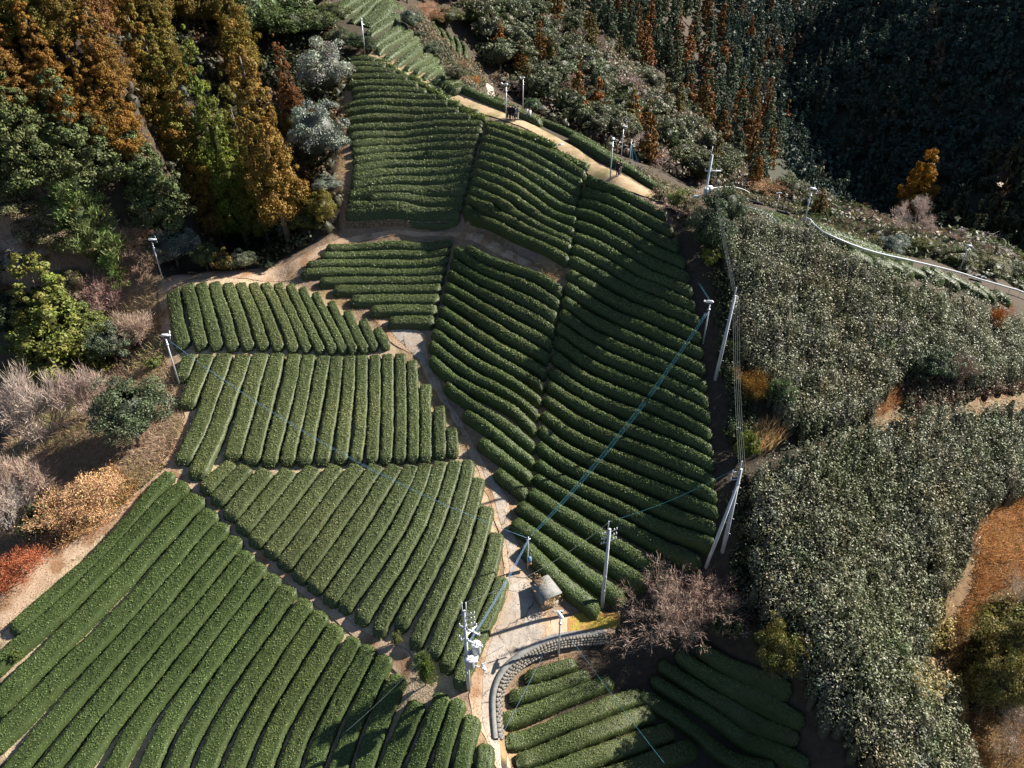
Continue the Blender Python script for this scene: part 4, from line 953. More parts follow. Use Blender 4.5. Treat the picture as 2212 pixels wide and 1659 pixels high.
for a in [
 ('silver0', 384, 592, 478, 100, SILV, 'evergreen_tree', 'rounded silvery evergreen tree by the dirt path corner'),
 ('broad0', 450, 595, 520, 52, MGR, 'evergreen_shrub', 'green shrub right of the silvery tree at the path corner'),
 ('shrub0', 488, 596, 535, 42, (0.16, 0.12, 0.03), 'brown_shrub', 'brownish shrub between green shrubs below the cedars'),
 ('silver1', 530, 592, 535, 52, (0.15, 0.17, 0.10), 'evergreen_shrub', 'pale green shrub at the foot of the cedars'),
 ('shrub1', 580, 585, 558, 28, DGR, 'evergreen_shrub', 'tiny dark shrub in the shade of the cedars'),
 ('silver2', 708, 235, 72, 110, (0.27, 0.285, 0.23), 'evergreen_tree', 'silvery white evergreen tree bordering the upper tea block'),
 ('silver0', 690, 385, 205, 118, (0.21, 0.24, 0.20), 'evergreen_tree', 'large grey-green evergreen tree beside the upper tea block'),
 ('silver1', 655, 330, 200, 80, (0.10, 0.13, 0.06), 'evergreen_tree', 'darker evergreen tree behind the grey-green one'),
 ('silver2', 708, 425, 372, 60, SILV, 'evergreen_shrub', 'small silvery shrub below the grey-green tree'),
 ('broad1', 700, 500, 398, 62, (0.19, 0.16, 0.03), 'evergreen_tree', 'yellow-green bush at the end of the terrace wall'),
 ('silver0', 627, 528, 468, 48, (0.14, 0.18, 0.14), 'evergreen_shrub', 'pale shrub at the cedar feet near the terrace track'),
 ('broad2', 668, 515, 440, 60, (0.11, 0.11, 0.03), 'evergreen_tree', 'dark green bush under the orange cedar'),
 ('broad0', 560, 120, -20, 110, (0.085, 0.115, 0.035), 'broadleaf_tree', 'leftmost green tree at the top behind the cedars'),
 ('broad1', 625, 115, -10, 110, (0.095, 0.13, 0.04), 'broadleaf_tree', 'green tree at the top, second beside the cedars'),
 ('broad2', 680, 100, 0, 100, (0.10, 0.135, 0.05), 'broadleaf_tree', 'green tree at the top near the far tea block'),
 ('broad0', 725, 70, -10, 70, (0.11, 0.13, 0.05), 'broadleaf_tree', 'small green tree by the edge of the far tea block'),
 ('broad1', 738, 122, 50, 56, (0.09, 0.11, 0.05), 'broadleaf_tree', 'rounded tree above the silvery white one'),
 ('broad2', 775, 122, 62, 62, (0.055, 0.085, 0.035), 'evergreen_tree', 'dark glossy shrub at the foot of the far lamp post'),
 ('shrub2', 800, 118, 88, 30, (0.06, 0.09, 0.04), 'evergreen_shrub', 'dark little shrub at the head of the ridge path'),
 ('pine0', 205, 600, 365, 185, (0.17, 0.22, 0.075), 'pine_tree', 'bushy light green pine in the left scrub'),
 ('pine1', 255, 640, 540, 90, (0.15, 0.20, 0.06), 'pine_tree', 'low light green pine near the first fan pole'),
 ('pine0', 120, 520, 420, 80, (0.16, 0.19, 0.07), 'pine_tree', 'small pale pine under the pinkish bare tree'),
 ('broad1', 40, 500, 390, 140, (0.21, 0.18, 0.10), 'dry_shrub', 'wide olive-tan shrub at the left edge below the cypresses'),
 ('broad2', 120, 560, 450, 120, (0.20, 0.17, 0.09), 'dry_shrub', 'brownish-green shrub left of the light green pine'),
 ('broad0', 40, 610, 520, 110, (0.24, 0.20, 0.13), 'dry_shrub', 'pale tan shrub under the whitish bare tree'),
 ('broad1', 150, 640, 570, 90, (0.20, 0.18, 0.09), 'dry_shrub', 'olive-tan shrub over the yellow-green cypress top'),
 ('russet1', 300, 540, 470, 80, (0.36, 0.20, 0.12), 'dry_shrub', 'reddish dry shrub between pine and first fan'),
 ('thicket0', 20, 470, 380, 130, (0.42, 0.31, 0.24), 'bare_thicket', 'pale thicket at the left edge below the cypresses'),
 ('shrub1', 90, 520, 470, 60, (0.13, 0.15, 0.05), 'evergreen_shrub', 'green shrub under the pinkish bare tree'),
 ('thicket1', 130, 500, 410, 120, (0.40, 0.30, 0.22), 'bare_thicket', 'brownish thicket left of the light green pine'),
 ('pine1', 330, 560, 500, 50, (0.15, 0.19, 0.06), 'pine_tree', 'tiny pine beside the first fan pole'),
 ('shrub2', 310, 470, 430, 60, (0.26, 0.13, 0.05), 'russet_shrub', 'russet shrub at the foot of the dense dark cypress'),
 ('fine0', 130, 600, 470, 110, (0.44, 0.31, 0.25), 'bare_tree', 'pinkish bare tree between the pine and the whitish one'),
 ('bare1', 290, 560, 470, 80, (0.40, 0.28, 0.20), 'bare_shrub', 'bare brown shrub left of the first fan pole top'),
 ('thicket1', 60, 560, 470, 130, (0.42, 0.31, 0.25), 'bare_thicket', 'pale thicket under the broad green cypress'),
 ('thicket0', 190, 650, 570, 130, (0.42, 0.32, 0.24), 'bare_thicket', 'tan thicket right of the yellow-green cypress top'),
 ('fine0', 70, 470, 325, 130, (0.42, 0.29, 0.24), 'bare_tree', 'pinkish bare tree at the left among cypresses'),
 ('fine1', 40, 640, 480, 170, (0.52, 0.46, 0.41), 'bare_tree', 'whitish fine-twigged bare tree at the left edge'),
 ('hinoki1', 150, 805, 540, 190, (0.165, 0.18, 0.04), 'cypress_tree', 'bright yellow-green cypress in the left scrub'),
 ('hinoki0', 205, 770, 640, 120, (0.13, 0.155, 0.045), 'cypress_tree', 'lower yellow-green cypress beside the bright one'),
 ('silver1', 255, 800, 690, 80, (0.11, 0.14, 0.08), 'evergreen_shrub', 'grey-green shrub at the right foot of the yellow-green cypress'),
 ('broad2', 30, 760, 600, 130, (0.05, 0.075, 0.035), 'evergreen_tree', 'dark evergreen tree at the left edge behind the cypress'),
 ('broad0', 75, 790, 690, 80, (0.12, 0.15, 0.035), 'evergreen_shrub', 'yellowish shrub left of the cypress foot'),
 ('silver2', 300, 985, 815, 150, (0.075, 0.10, 0.05), 'evergreen_tree', 'dark round evergreen standing alone by the field path'),
 ('russet0', 305, 930, 870, 46, (0.34, 0.16, 0.06), 'russet_shrub', 'russet patch of dead shrub inside the round evergreen'),
 ('russet0', 25, 655, 600, 60, (0.48, 0.16, 0.05), 'russet_shrub', 'small orange-leaved shrub below the whitish bare tree'),
 ('thicket0', 90, 985, 770, 220, (0.36, 0.29, 0.25), 'bare_thicket', 'wide grey-brown bare thicket at the left edge'),
 ('thicket1', 200, 930, 770, 150, (0.37, 0.28, 0.24), 'bare_thicket', 'bare thicket between the cypress and the round evergreen'),
 ('thicket0', 240, 690, 560, 120, (0.38, 0.25, 0.22), 'bare_thicket', 'pinkish bare thicket below the light green pine'),
 ('thicket1', 300, 760, 650, 110, (0.42, 0.31, 0.24), 'bare_thicket', 'pale bare thicket beside the second fan pole'),
 ('bare0', 310, 610, 520, 70, (0.40, 0.27, 0.19), 'bare_shrub', 'bare brown shrub at the foot of the first fan pole'),
 ('thicket0', 60, 1120, 960, 190, (0.40, 0.30, 0.24), 'bare_thicket', 'bare thicket above the orange brush'),
 ('bare1', 25, 1160, 1030, 110, (0.55, 0.48, 0.42), 'bare_shrub', 'dead whitish branches at the left edge'),
 ('russet1', 215, 1130, 1000, 150, (0.50, 0.31, 0.17), 'russet_shrub', 'large orange-tan dry bush at the field corner'),
 ('russet0', 150, 1165, 1040, 130, (0.46, 0.28, 0.15), 'russet_shrub', 'orange-tan dry bush left of the largest one'),
 ('shrub0', 95, 1170, 1090, 70, (0.075, 0.09, 0.035), 'evergreen_shrub', 'dark green shrub within the orange brush'),
 ('russet1', 60, 1265, 1170, 120, (0.36, 0.12, 0.06), 'russet_shrub', 'red-leaved shrub at the left end of the edge path'),
 ('russet0', 15, 1290, 1200, 70, (0.34, 0.11, 0.055), 'russet_shrub', 'small red shrub cut by the left edge'),
 ('shrub1', 335, 800, 770, 32, (0.14, 0.17, 0.04), 'evergreen_shrub', 'small green shrub touching the second fan pole'),
 ('shrub2', 296, 745, 705, 34, (0.13, 0.18, 0.05), 'evergreen_shrub', 'small bright green shrub above the round evergreen'),
 ('pine1', 920, 1490, 1410, 66, (0.15, 0.19, 0.05), 'pine_tree', 'small green pine among the tea beside the transformer pole'),
 ('shrub0', 858, 1395, 1365, 22, (0.15, 0.17, 0.05), 'evergreen_shrub', 'tiny weed shrub on the diagonal path'),
 ('shrub1', 40, 1430, 1405, 24, (0.13, 0.17, 0.04), 'evergreen_shrub', 'small weedy shrub poking out of the leftmost hedges'),
 # along the shaded edge between slope and bushes
 ('bare2', 1518, 500, 395, 120, (0.50, 0.37, 0.28), 'bare_shrub', 'pale bare shrub at the foot of the tall ridge pole'),
 ('thicket1', 1500, 490, 430, 70, (0.48, 0.35, 0.26), 'bare_thicket', 'low pale thicket left of the ridge pole'),
 ('broad1', 1475, 468, 402, 62, (0.15, 0.17, 0.04), 'evergreen_shrub', 'bright green shrub at the end of the ridge path'),
 ('broad0', 1556, 525, 385, 84, (0.075, 0.10, 0.05), 'evergreen_tree', 'dark evergreen tree right behind the ridge pole'),
 ('broad2', 1530, 575, 432, 96, (0.06, 0.09, 0.045), 'evergreen_shrub', 'dark evergreen shrub below the pale bare shrub'),
 ('shrub0', 1530, 580, 530, 40, (0.17, 0.20, 0.04), 'evergreen_shrub', 'lime green shrub in the shaded gap'),
 ('shrub2', 1580, 770, 730, 30, (0.14, 0.17, 0.05), 'evergreen_shrub', 'small green shrub behind the leaning pole'),
 ('russet0', 1620, 875, 780, 72, (0.30, 0.17, 0.04), 'russet_shrub', 'amber bush at the edge of the unpruned bushes'),
 ('broad0', 1680, 900, 810, 60, (0.085, 0.13, 0.045), 'evergreen_shrub', 'fresh green shrub right of the amber bush'),
 ('shrub1', 1608, 1000, 930, 52, (0.15, 0.18, 0.03), 'evergreen_shrub', 'yellow-green shrub beside the pampas grass'),
 ('bare0', 1430, 1380, 1240, 150, (0.37, 0.27, 0.215), 'bare_shrub', 'pinkish bare bush at the foot of the dark slope'),
 ('bare1', 1530, 1350, 1245, 130, (0.34, 0.24, 0.19), 'bare_shrub', 'reddish bare bush right of the pinkish one'),
 ('thicket0', 1480, 1370, 1255, 180, (0.35, 0.25, 0.20), 'bare_thicket', 'tangled bare thicket between the two bare bushes'),
 ('fine0', 1440, 1385, 1320, 90, (0.58, 0.50, 0.44), 'bare_shrub', 'small whitish bare shrub in front of the pinkish bush'),
 ('shrub0', 1560, 1385, 1310, 60, (0.085, 0.11, 0.045), 'evergreen_shrub', 'dark green shrub under the reddish bare bush'),
 ('broad1', 1668, 1480, 1352, 100, (0.15, 0.14, 0.035), 'evergreen_shrub', 'olive bush at the lower edge of the unpruned bushes'),
 ('thicket1', 2050, 840, 740, 120, (0.30, 0.23, 0.18), 'bare_thicket', 'bare brown shrub in the gap of the unpruned bushes'),
 ('broad2', 2000, 840, 745, 90, (0.06, 0.09, 0.045), 'evergreen_shrub', 'dark shrub left of the bare brown one in the gap'),
 ('russet1', 2135, 735, 645, 56, (0.50, 0.18, 0.04), 'russet_shrub', 'orange sapling among the grey-green bushes'),
 ('broad0', 2160, 1510, 1320, 150, (0.20, 0.18, 0.06), 'evergreen_shrub', 'large olive shrub at the right edge'),
 ('broad1', 2110, 1560, 1400, 110, (0.18, 0.16, 0.05), 'evergreen_shrub', 'olive shrub below the dry grass, nearer the bushes'),
 ('bare2', 2190, 1650, 1520, 120, (0.46, 0.36, 0.29), 'bare_shrub', 'grey bare shrub at the lower right corner'),
 ('bare0', 2205, 1330, 1230, 70, (0.50, 0.42, 0.36), 'bare_shrub', 'bare shrub cut by the right edge'),
 # beyond the pale pipe
 ('hinoki0', 1958, 500, 305, 86, (0.34, 0.17, 0.015), 'cedar_tree', 'lone golden cedar against the dark mountainside'),
 ('fine1', 1945, 545, 395, 110, (0.55, 0.45, 0.40), 'bare_tree', 'gnarled bare tree wrapped in vines before the golden cedar'),
 ('broad0', 1990, 560, 505, 50, (0.14, 0.15, 0.05), 'evergreen_shrub', 'light green shrub right of the gnarled tree'),
 ('silver1', 1925, 555, 500, 60, (0.16, 0.20, 0.16), 'evergreen_shrub', 'blue-grey shrub left of the gnarled tree'),
 ('midbare0', 2110, 560, 490, 130, (0.40, 0.33, 0.32), 'bare_shrub', 'lilac-grey bare shrubs above the far fan, left'),
 ('midbare1', 2175, 575, 505, 110, (0.40, 0.33, 0.31), 'bare_shrub', 'lilac-grey bare shrub above the far fan, right'),
 ('broad1', 2060, 580, 525, 70, (0.10, 0.12, 0.04), 'evergreen_shrub', 'dark green shrub left of the far fan'),
 ('broad2', 2130, 600, 545, 80, (0.13, 0.13, 0.05), 'evergreen_shrub', 'olive shrub right of the far fan'),
 ('broad0', 2195, 620, 560, 70, (0.07, 0.09, 0.035), 'evergreen_shrub', 'dark shrub at the right end of the pale pipe'),
 ('bare1', 1655, 440, 372, 80, (0.50, 0.31, 0.18), 'bare_tree', 'tan bare tree behind the near pipe fans'),
 ('broad1', 1700, 440, 370, 80, (0.085, 0.10, 0.04), 'evergreen_tree', 'dark tree right of the tan bare tree'),
 ('midcedar0', 1765, 470, 400, 40, (0.16, 0.12, 0.03), 'cedar_tree', 'small olive cedar right of the taller pipe fan'),
 ('broad2', 1845, 480, 455, 44, (0.20, 0.21, 0.03), 'evergreen_shrub', 'bright yellow-green bush below the dark mountainside'),
 # behind the ridge path and the far block
 ('bare2', 922, 60, -15, 70, (0.50, 0.29, 0.18), 'bare_tree', 'round bare brown tree behind the far tea block'),
 ('silver1', 890, 75, 10, 46, (0.14, 0.17, 0.11), 'evergreen_tree', 'grey-green tree left of the round bare brown tree'),
 ('broad0', 965, 70, 0, 66, (0.12, 0.13, 0.05), 'broadleaf_tree', 'olive tree right of the round bare brown tree'),
 ('silver0', 935, 130, 85, 40, (0.13, 0.15, 0.09), 'evergreen_shrub', 'grey shrub on the bank below the bare brown tree'),
 ('shrub2', 910, 90, 60, 34, (0.10, 0.12, 0.06), 'evergreen_shrub', 'shrub on the bank at the end of the far rows'),
 ('russet1', 1000, 165, 115, 40, (0.36, 0.25, 0.15), 'russet_shrub', 'tan bush on the bank above the side road'),
 ('broad2', 985, 190, 130, 44, (0.12, 0.12, 0.06), 'evergreen_shrub', 'grey-olive shrub leaning over the round hedges'),
 ('russet0', 1025, 195, 150, 36, (0.48, 0.24, 0.09), 'russet_shrub', 'orange bush left of the side road'),
 ('fine0', 1145, 215, 135, 90, (0.42, 0.30, 0.26), 'bare_tree', 'spreading bare tree behind the standing group'),
 ('bare0', 1090, 200, 165, 70, (0.36, 0.27, 0.24), 'bare_shrub', 'bare shrub right of the side road'),
 ('midbare1', 1110, 130, 75, 100, (0.42, 0.31, 0.30), 'bare_shrub', 'lilac bare thicket above the side road'),
 ('broad1', 1150, 255, 205, 40, (0.10, 0.15, 0.08), 'evergreen_shrub', 'fresh green shrub behind the right-hand couple'),
 ('fine1', 1385, 350, 265, 70, (0.46, 0.40, 0.37), 'bare_tree', 'grey bare tree behind the cluster of ridge fans'),
 ('midbare0', 1430, 360, 320, 70, (0.42, 0.31, 0.28), 'bare_shrub', 'pinkish bare shrub beyond the ridge hedges'),
 ('midcedar1', 1255, 260, 185, 42, (0.33, 0.14, 0.03), 'cedar_tree', 'small orange cedar below the mixed wood'),
 ('midcedar2', 1362, 300, 190, 46, (0.18, 0.13, 0.03), 'cedar_tree', 'dark olive cedar standing over the ridge fans'),
 ('bare1', 1310, 300, 250, 70, (0.34, 0.22, 0.18), 'bare_shrub', 'russet bare shrub in the shaded hollow'),
]:
    tall = a[6] in ('cypress_tree', 'cedar_tree')
    plant(a[0], a[1], a[2], a[3], a[4], a[5], a[6], a[7], 'tree' if a[6].endswith('tree') else 'shrub', None, round_=not tall)

# ---------------------------------------------------------------- woods on the far slopes
def sample_poly_px(poly, n, rng, mind=0):
    poly = np.array(poly, float); lo, hi = poly.min(0), poly.max(0); out = []
    tries = 0
    while len(out) < n and tries < n * 60:
        p = rng.uniform(lo, hi); tries += 1
        if poly_mask(poly, p[:1], p[1:])[0] and (mind == 0 or all((p[0] - q[0]) ** 2 + ((p[1] - q[1]) * 1.3) ** 2 > mind * mind for q in out)):
            out.append(p)
    return np.array(out)
wr = np.random.default_rng(55)
for u, v in sample_poly_px([(380, -60), (720, -60), (725, 10), (690, 50), (640, 70), (560, 100), (480, 60), (400, 20)], 34, wr, 22):
    p = hit([(u, v)])[0]
    put('midbroad%d' % wr.integers(3), p[0], p[1], wr.uniform(5, 8), wr.uniform(2.4, 3.4), tuple(np.array((0.09, 0.12, 0.045)) * wr.uniform(0.8, 1.2)), 'broadleaf_tree', 'green broadleaf tree in the wood above the cedars at the top', 'tree', 'green trees above the cedars', wr)
for u, v in sample_poly_px([(860, -40), (1040, -40), (1040, 10), (990, 20), (880, 10)], 14, wr, 20):
    p = hit([(u, v)])[0]
    put('midbroad%d' % wr.integers(3), p[0], p[1], wr.uniform(5, 8), wr.uniform(2.4, 3.4), tuple(np.array((0.10, 0.12, 0.06)) * wr.uniform(0.8, 1.2)), 'broadleaf_tree', 'grey-green tree at the top edge behind the far tea block', 'tree', 'trees behind the far tea block', wr)
for u, v in sample_poly_px([(-60, -90), (520, -90), (540, 60), (470, 90), (330, 120), (200, 130), (60, 140), (-60, 160)], 40, wr, 36):
    p = hit([(u, v)])[0]; ct = wr.integers(4)
    cl = ['amber', 'olive-brown', 'olive', 'russet'][ct] + ' cedar in the back rows of the wood, ' + ('by the left edge' if u < 120 else ('middle part' if u < 300 else 'towards the green trees')) + (', nearest the top' if v < 20 else '')
    put('cedar%d' % wr.integers(3), p[0], p[1], wr.uniform(11, 17), wr.uniform(1.9, 2.5), [(0.21, 0.12, 0.025), (0.165, 0.115, 0.022), (0.13, 0.115, 0.022), (0.22, 0.105, 0.03)][ct], 'cedar_tree', cl, 'tree', cl.replace('cedar in', 'cedars in'), wr)
MIXED = [(1010, 40), (1060, 20), (1200, 30), (1330, 110), (1460, 210), (1570, 330), (1640, 430), (1500, 400), (1330, 335), (1200, 260), (1150, 230), (1080, 160), (1040, 110)]
for u, v in sample_poly_px(MIXED, 120, wr, 19):
    p = hit([(u, v)])[0]; q = wr.random()
    side = 'behind the ridge fans' if u > 1270 else 'behind the standing group'
    far_ = 'high on' if v < 150 else ('midway on' if v < 260 else 'low on')
    if q < 0.56:
        kk = wr.integers(4)
        kd, tn, nm = 'midbroad%d' % wr.integers(3), [(0.105, 0.125, 0.06), (0.13, 0.15, 0.085), (0.085, 0.10, 0.04), (0.17, 0.18, 0.11)][kk], 'broadleaf_tree'
        lb = ['olive-green', 'grey-green', 'dark green', 'pale silvery'][kk] + ' broadleaf tree ' + far_ + ' the mixed slope ' + side; gp = lb + ', a few alike'
    elif q < 0.78: kd, tn, nm, lb, gp = 'midbare%d' % wr.integers(2), [(0.36, 0.27, 0.25), (0.33, 0.24, 0.19)][wr.integers(2)], 'bare_shrub', 'bare lilac-brown shrub ' + far_ + ' the mixed slope ' + side, 'bare shrubs ' + far_ + ' the slope ' + side
    else: kd, tn, nm, lb, gp = 'midcedar%d' % wr.integers(3), [(0.32, 0.14, 0.03), (0.24, 0.13, 0.03), (0.15, 0.12, 0.03)][wr.integers(3)], 'cedar_tree', 'rust-brown cedar ' + far_ + ' the mixed slope ' + side, 'rusty cedars ' + far_ + ' the slope ' + side
    hh = {'midbroad': 5.0, 'midbare': 3.6, 'midcedar': 9.0}[kd[:-1]] * wr.uniform(0.75, 1.25)
    rr = {'midbroad': 3.0, 'midbare': 2.6, 'midcedar': 1.9}[kd[:-1]] * wr.uniform(0.8, 1.2)
    put(kd, p[0], p[1], hh, rr, tuple(np.array(tn) * wr.uniform(0.85, 1.15)), nm, lb, 'shrub' if 'shrub' in nm else 'tree', gp, wr)
CONI = [(1160, -10), (1300, 0), (1480, -30), (1640, -30), (1700, 150), (1690, 320), (1640, 420), (1560, 330), (1450, 200), (1330, 100), (1210, 30)]
for u, v in sample_poly_px(CONI, 150, wr, 20):
    p = hit([(u, v)])[0]
    rusty = wr.random() < 0.28
    wh = 'at the top edge of' if v < 40 else ('in the upper part of' if v < 120 else ('in the middle of' if v < 210 else 'at the foot of'))
    wh2 = 'nearer the tea' if u < 1450 else 'nearer the dark mountain'
    tn = [(0.26, 0.12, 0.035), (0.20, 0.11, 0.035)][wr.integers(2)] if rusty else [(0.085, 0.125, 0.075), (0.075, 0.105, 0.06), (0.105, 0.14, 0.075), (0.11, 0.125, 0.06)][wr.integers(4)]
    put('midcedar%d' % wr.integers(3), p[0], p[1], wr.uniform(10, 16), wr.uniform(2.5, 3.4), tuple(np.array(tn) * wr.uniform(0.85, 1.15)), 'cedar_tree',
        ('rusty' if rusty else 'green') + ' cedar ' + wh + ' the far plantation, ' + wh2, 'tree', ('rusty' if rusty else 'green') + ' cedars ' + wh + ' the plantation, ' + wh2, wr)
# shaded mountainside: the largest trees singly, the rest as one wood
mx = wr.uniform(95, 420, 22000); my = wr.uniform(110, 700, 22000)
mz = ground_rel(mx, my); dpt = depth_of(mx, my, mz)
uu = IW / 2 + FPX * mx / dpt; vv = IH / 2 - FPX * (my * SP + mz * CP) / dpt
vis = (uu > 1560) & (uu < 2330) & (vv > -60) & (vv < 640) & (mz < 55)
mx, my, mz, dpt = mx[vis], my[vis], mz[vis], dpt[vis]
keep = []
cell = set()
for i in np.argsort(dpt):
    c = (int(mx[i] / 4.2), int(my[i] / 4.2))
    if c in cell: continue
    cell.add(c); keep.append(i)
BIG = keep[:160]
for i in BIG:
    q = wr.random()
    mh = 'high on' if mz[i] > -30 else ('halfway up' if mz[i] > -60 else 'low on')
    md = 'nearest the right edge of' if mx[i] / dpt[i] > 0.5 else 'towards the valley side of'
    ml = mh + ' the shaded mountainside, ' + md + ' the picture'
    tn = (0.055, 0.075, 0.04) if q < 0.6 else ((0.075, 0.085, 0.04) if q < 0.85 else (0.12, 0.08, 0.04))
    if wr.random() < 0.6:
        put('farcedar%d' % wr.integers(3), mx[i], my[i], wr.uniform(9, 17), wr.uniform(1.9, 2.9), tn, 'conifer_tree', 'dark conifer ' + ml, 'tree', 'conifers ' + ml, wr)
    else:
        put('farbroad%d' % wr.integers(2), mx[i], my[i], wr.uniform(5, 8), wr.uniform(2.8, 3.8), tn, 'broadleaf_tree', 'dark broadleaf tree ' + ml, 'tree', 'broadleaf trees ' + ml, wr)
rest = keep[160:2150]
tmpl = []
for kd in ('farcedar0', 'farcedar1', 'farcedar2', 'farbroad0', 'farbroad1'):
    me = LIB[kd][0]; nv = len(me.vertices)
    v = np.empty(nv * 3, np.float32); me.vertices.foreach_get('co', v)
    c = np.empty(nv * 4, np.float32); me.color_attributes['col'].data.foreach_get('color', c)
    npoly = len(me.polygons); li = np.empty(len(me.loops), np.int32); me.loops.foreach_get('vertex_index', li)
    tmpl.append((v.reshape(-1, 3), c.reshape(-1, 4)[:, :3], li.reshape(-1, 4), LIB[kd][2], LIB[kd][3]))
Vs, Cs, Qs, off = [], [], [], 0
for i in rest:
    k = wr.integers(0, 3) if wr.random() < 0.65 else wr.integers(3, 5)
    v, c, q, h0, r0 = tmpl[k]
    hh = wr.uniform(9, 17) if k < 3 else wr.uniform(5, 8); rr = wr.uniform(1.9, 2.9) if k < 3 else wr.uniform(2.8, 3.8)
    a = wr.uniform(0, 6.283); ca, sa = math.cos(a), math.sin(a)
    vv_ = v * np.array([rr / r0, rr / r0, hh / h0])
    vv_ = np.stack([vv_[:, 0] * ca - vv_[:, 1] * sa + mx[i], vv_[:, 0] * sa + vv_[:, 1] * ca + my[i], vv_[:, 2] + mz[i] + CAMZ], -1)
    tn = np.array([(0.055, 0.09, 0.07), (0.065, 0.095, 0.07), (0.05, 0.085, 0.075), (0.11, 0.09, 0.06)][wr.choice(4, p=[.4, .3, .2, .1])])  # blue-green of conifers, pushed bluer to stand in for sky-lit haze
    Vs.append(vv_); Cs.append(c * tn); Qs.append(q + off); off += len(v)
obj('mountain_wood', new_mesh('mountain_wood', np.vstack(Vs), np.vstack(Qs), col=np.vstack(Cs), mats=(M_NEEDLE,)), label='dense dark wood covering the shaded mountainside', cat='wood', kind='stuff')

# ---------------------------------------------------------------- unpruned bushes and undergrowth (uncountable)
def fill_world(poly_px, spacing, rng, dz=0.0):
    W = poly_px if isinstance(poly_px, np.ndarray) else hit(poly_px, dz)
    lo, hi = W.min(0), W.max(0)
    nx_, ny_ = int((hi[0] - lo[0]) / spacing) + 1, int((hi[1] - lo[1]) / spacing) + 1
    X, Y = np.meshgrid(lo[0] + np.arange(nx_) * spacing, lo[1] + np.arange(ny_) * spacing)
    X = X + rng.uniform(-.45, .45, X.shape) * spacing; Y = Y + rng.uniform(-.45, .45, Y.shape) * spacing
    m = poly_mask(W, X, Y)
    return X[m], Y[m]

def bush_mass(name, poly, seed, hgt, spacing, per, size, cols, label, mat, dz=1.8):
    rng = np.random.default_rng(seed)
    X, Y = fill_world(poly, spacing, rng, dz)
    n = len(X); Z = gz(X, Y)
    Hh = hgt * (1 + 0.14 * vnoise(X, Y, seed, 0.5, 3) + 0.20 * vnoise(X, Y, seed + 1, 1.6, 2) + 0.10 * rng.normal(0, 1, n)).clip(0.55, 1.6)
    R = spacing * rng.uniform(0.75, 1.15, n)
    D = rand_dirs(rng, n * per).reshape(n, per, 3); D[..., 2] = np.abs(D[..., 2]) * 1.35 - 0.45
    D /= np.linalg.norm(D, axis=-1)[..., None]
    rr = rng.uniform(0.7, 1.1, (n, per, 1))
    shoot = (rng.random((n, per)) < 0.22) * rng.uniform(0.05, 0.38, (n, per))
    P = np.stack([X[:, None] + D[..., 0] * R[:, None] * rr[..., 0], Y[:, None] + D[..., 1] * R[:, None] * rr[..., 0],
                  Z[:, None] + Hh[:, None] * 0.52 + D[..., 2] * Hh[:, None] * 0.46 * rr[..., 0] + shoot], -1)
    pc = np.array(cols)
    pick = np.clip(((vnoise(X, Y, seed + 3, 0.25, 3) + 0.35 * rng.normal(0, 1, n)) * 0.5 + 0.5) * len(pc), 0, len(pc) - 1).astype(int)
    lc = np.repeat(pc[pick], per, 0) * np.repeat(col_var(rng, n, 0.14, 0.05), per, 0) * col_var(rng, n * per, 0.17, 0.05)
    LV = leaf_cards(P.reshape(-1, 3), D.reshape(-1, 3), size, rng, 0.5, 0.5, 0.1)
    # dark woody inside
    CV, CQ, off = [], [], 0
    zz = np.array([0.0, 0.45, 0.72]); a = np.linspace(0, 6.283, 6, endpoint=False)
    ring = np.stack([np.cos(a), np.sin(a)], -1)
    rad = np.array([0.5, 0.5, 0.15])
    V = np.stack([X[:, None, None] + R[:, None, None] * rad[None, :, None] * ring[None, None, :, 0], Y[:, None, None] + R[:, None, None] * rad[None, :, None] * ring[None, None, :, 1],
                  np.broadcast_to((Z[:, None] - 0.1 + Hh[:, None] * zz)[:, :, None], (n, 3, 6))], -1).reshape(-1, 3)
    i = np.arange(n * 18).reshape(n, 3, 6); j = np.roll(i, -1, 2)
    q = np.stack([i[:, :-1], j[:, :-1], j[:, 1:], i[:, 1:]], -1).reshape(-1, 4)
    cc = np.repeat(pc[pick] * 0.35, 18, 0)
    nl = n * per
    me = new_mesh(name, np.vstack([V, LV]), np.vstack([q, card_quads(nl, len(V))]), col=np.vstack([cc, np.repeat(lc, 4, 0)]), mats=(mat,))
    return obj(name, me, label=label, cat='bushes', kind='stuff')

GREYG = [(0.15, 0.165, 0.085), (0.185, 0.195, 0.115), (0.215, 0.22, 0.15), (0.20, 0.19, 0.105)]
U1 = [(1566, 462), (1640, 446), (1760, 492), (1814, 520), (1882, 566), (1940, 586), (1994, 602), (2048, 615), (2102, 633), (2150, 652), (2212, 690), (2290, 730), (2520, 830), (2520, 930), (2290, 815), (2190, 800), (2110, 812), (2060, 770), (2000, 765), (1950, 775), (1920, 820), (1890, 860), (1840, 885), (1800, 905), (1720, 908), (1690, 870), (1650, 800), (1610, 730), (1585, 650), (1572, 560)]
U2 = [(1640, 1000), (1720, 958), (1800, 928), (1900, 905), (2000, 880), (2100, 868), (2212, 868), (2290, 900), (2480, 980), (2480, 1120), (2230, 1040), (2140, 1075), (2105, 1150), (2085, 1230), (2035, 1300), (2010, 1390), (2050, 1480), (2080, 1560), (2125, 1690), (1930, 1700), (1870, 1610), (1800, 1545), (1745, 1475), (1710, 1410), (1665, 1330), (1630, 1250), (1638, 1150), (1628, 1060)]
bush_mass('unpruned_tea_bushes', U1, 301, 2.8, 0.72, 125, 0.092, GREYG, 'upper mass of tall unpruned grey-green tea bushes on the right', M_GLOSS, 2.5)
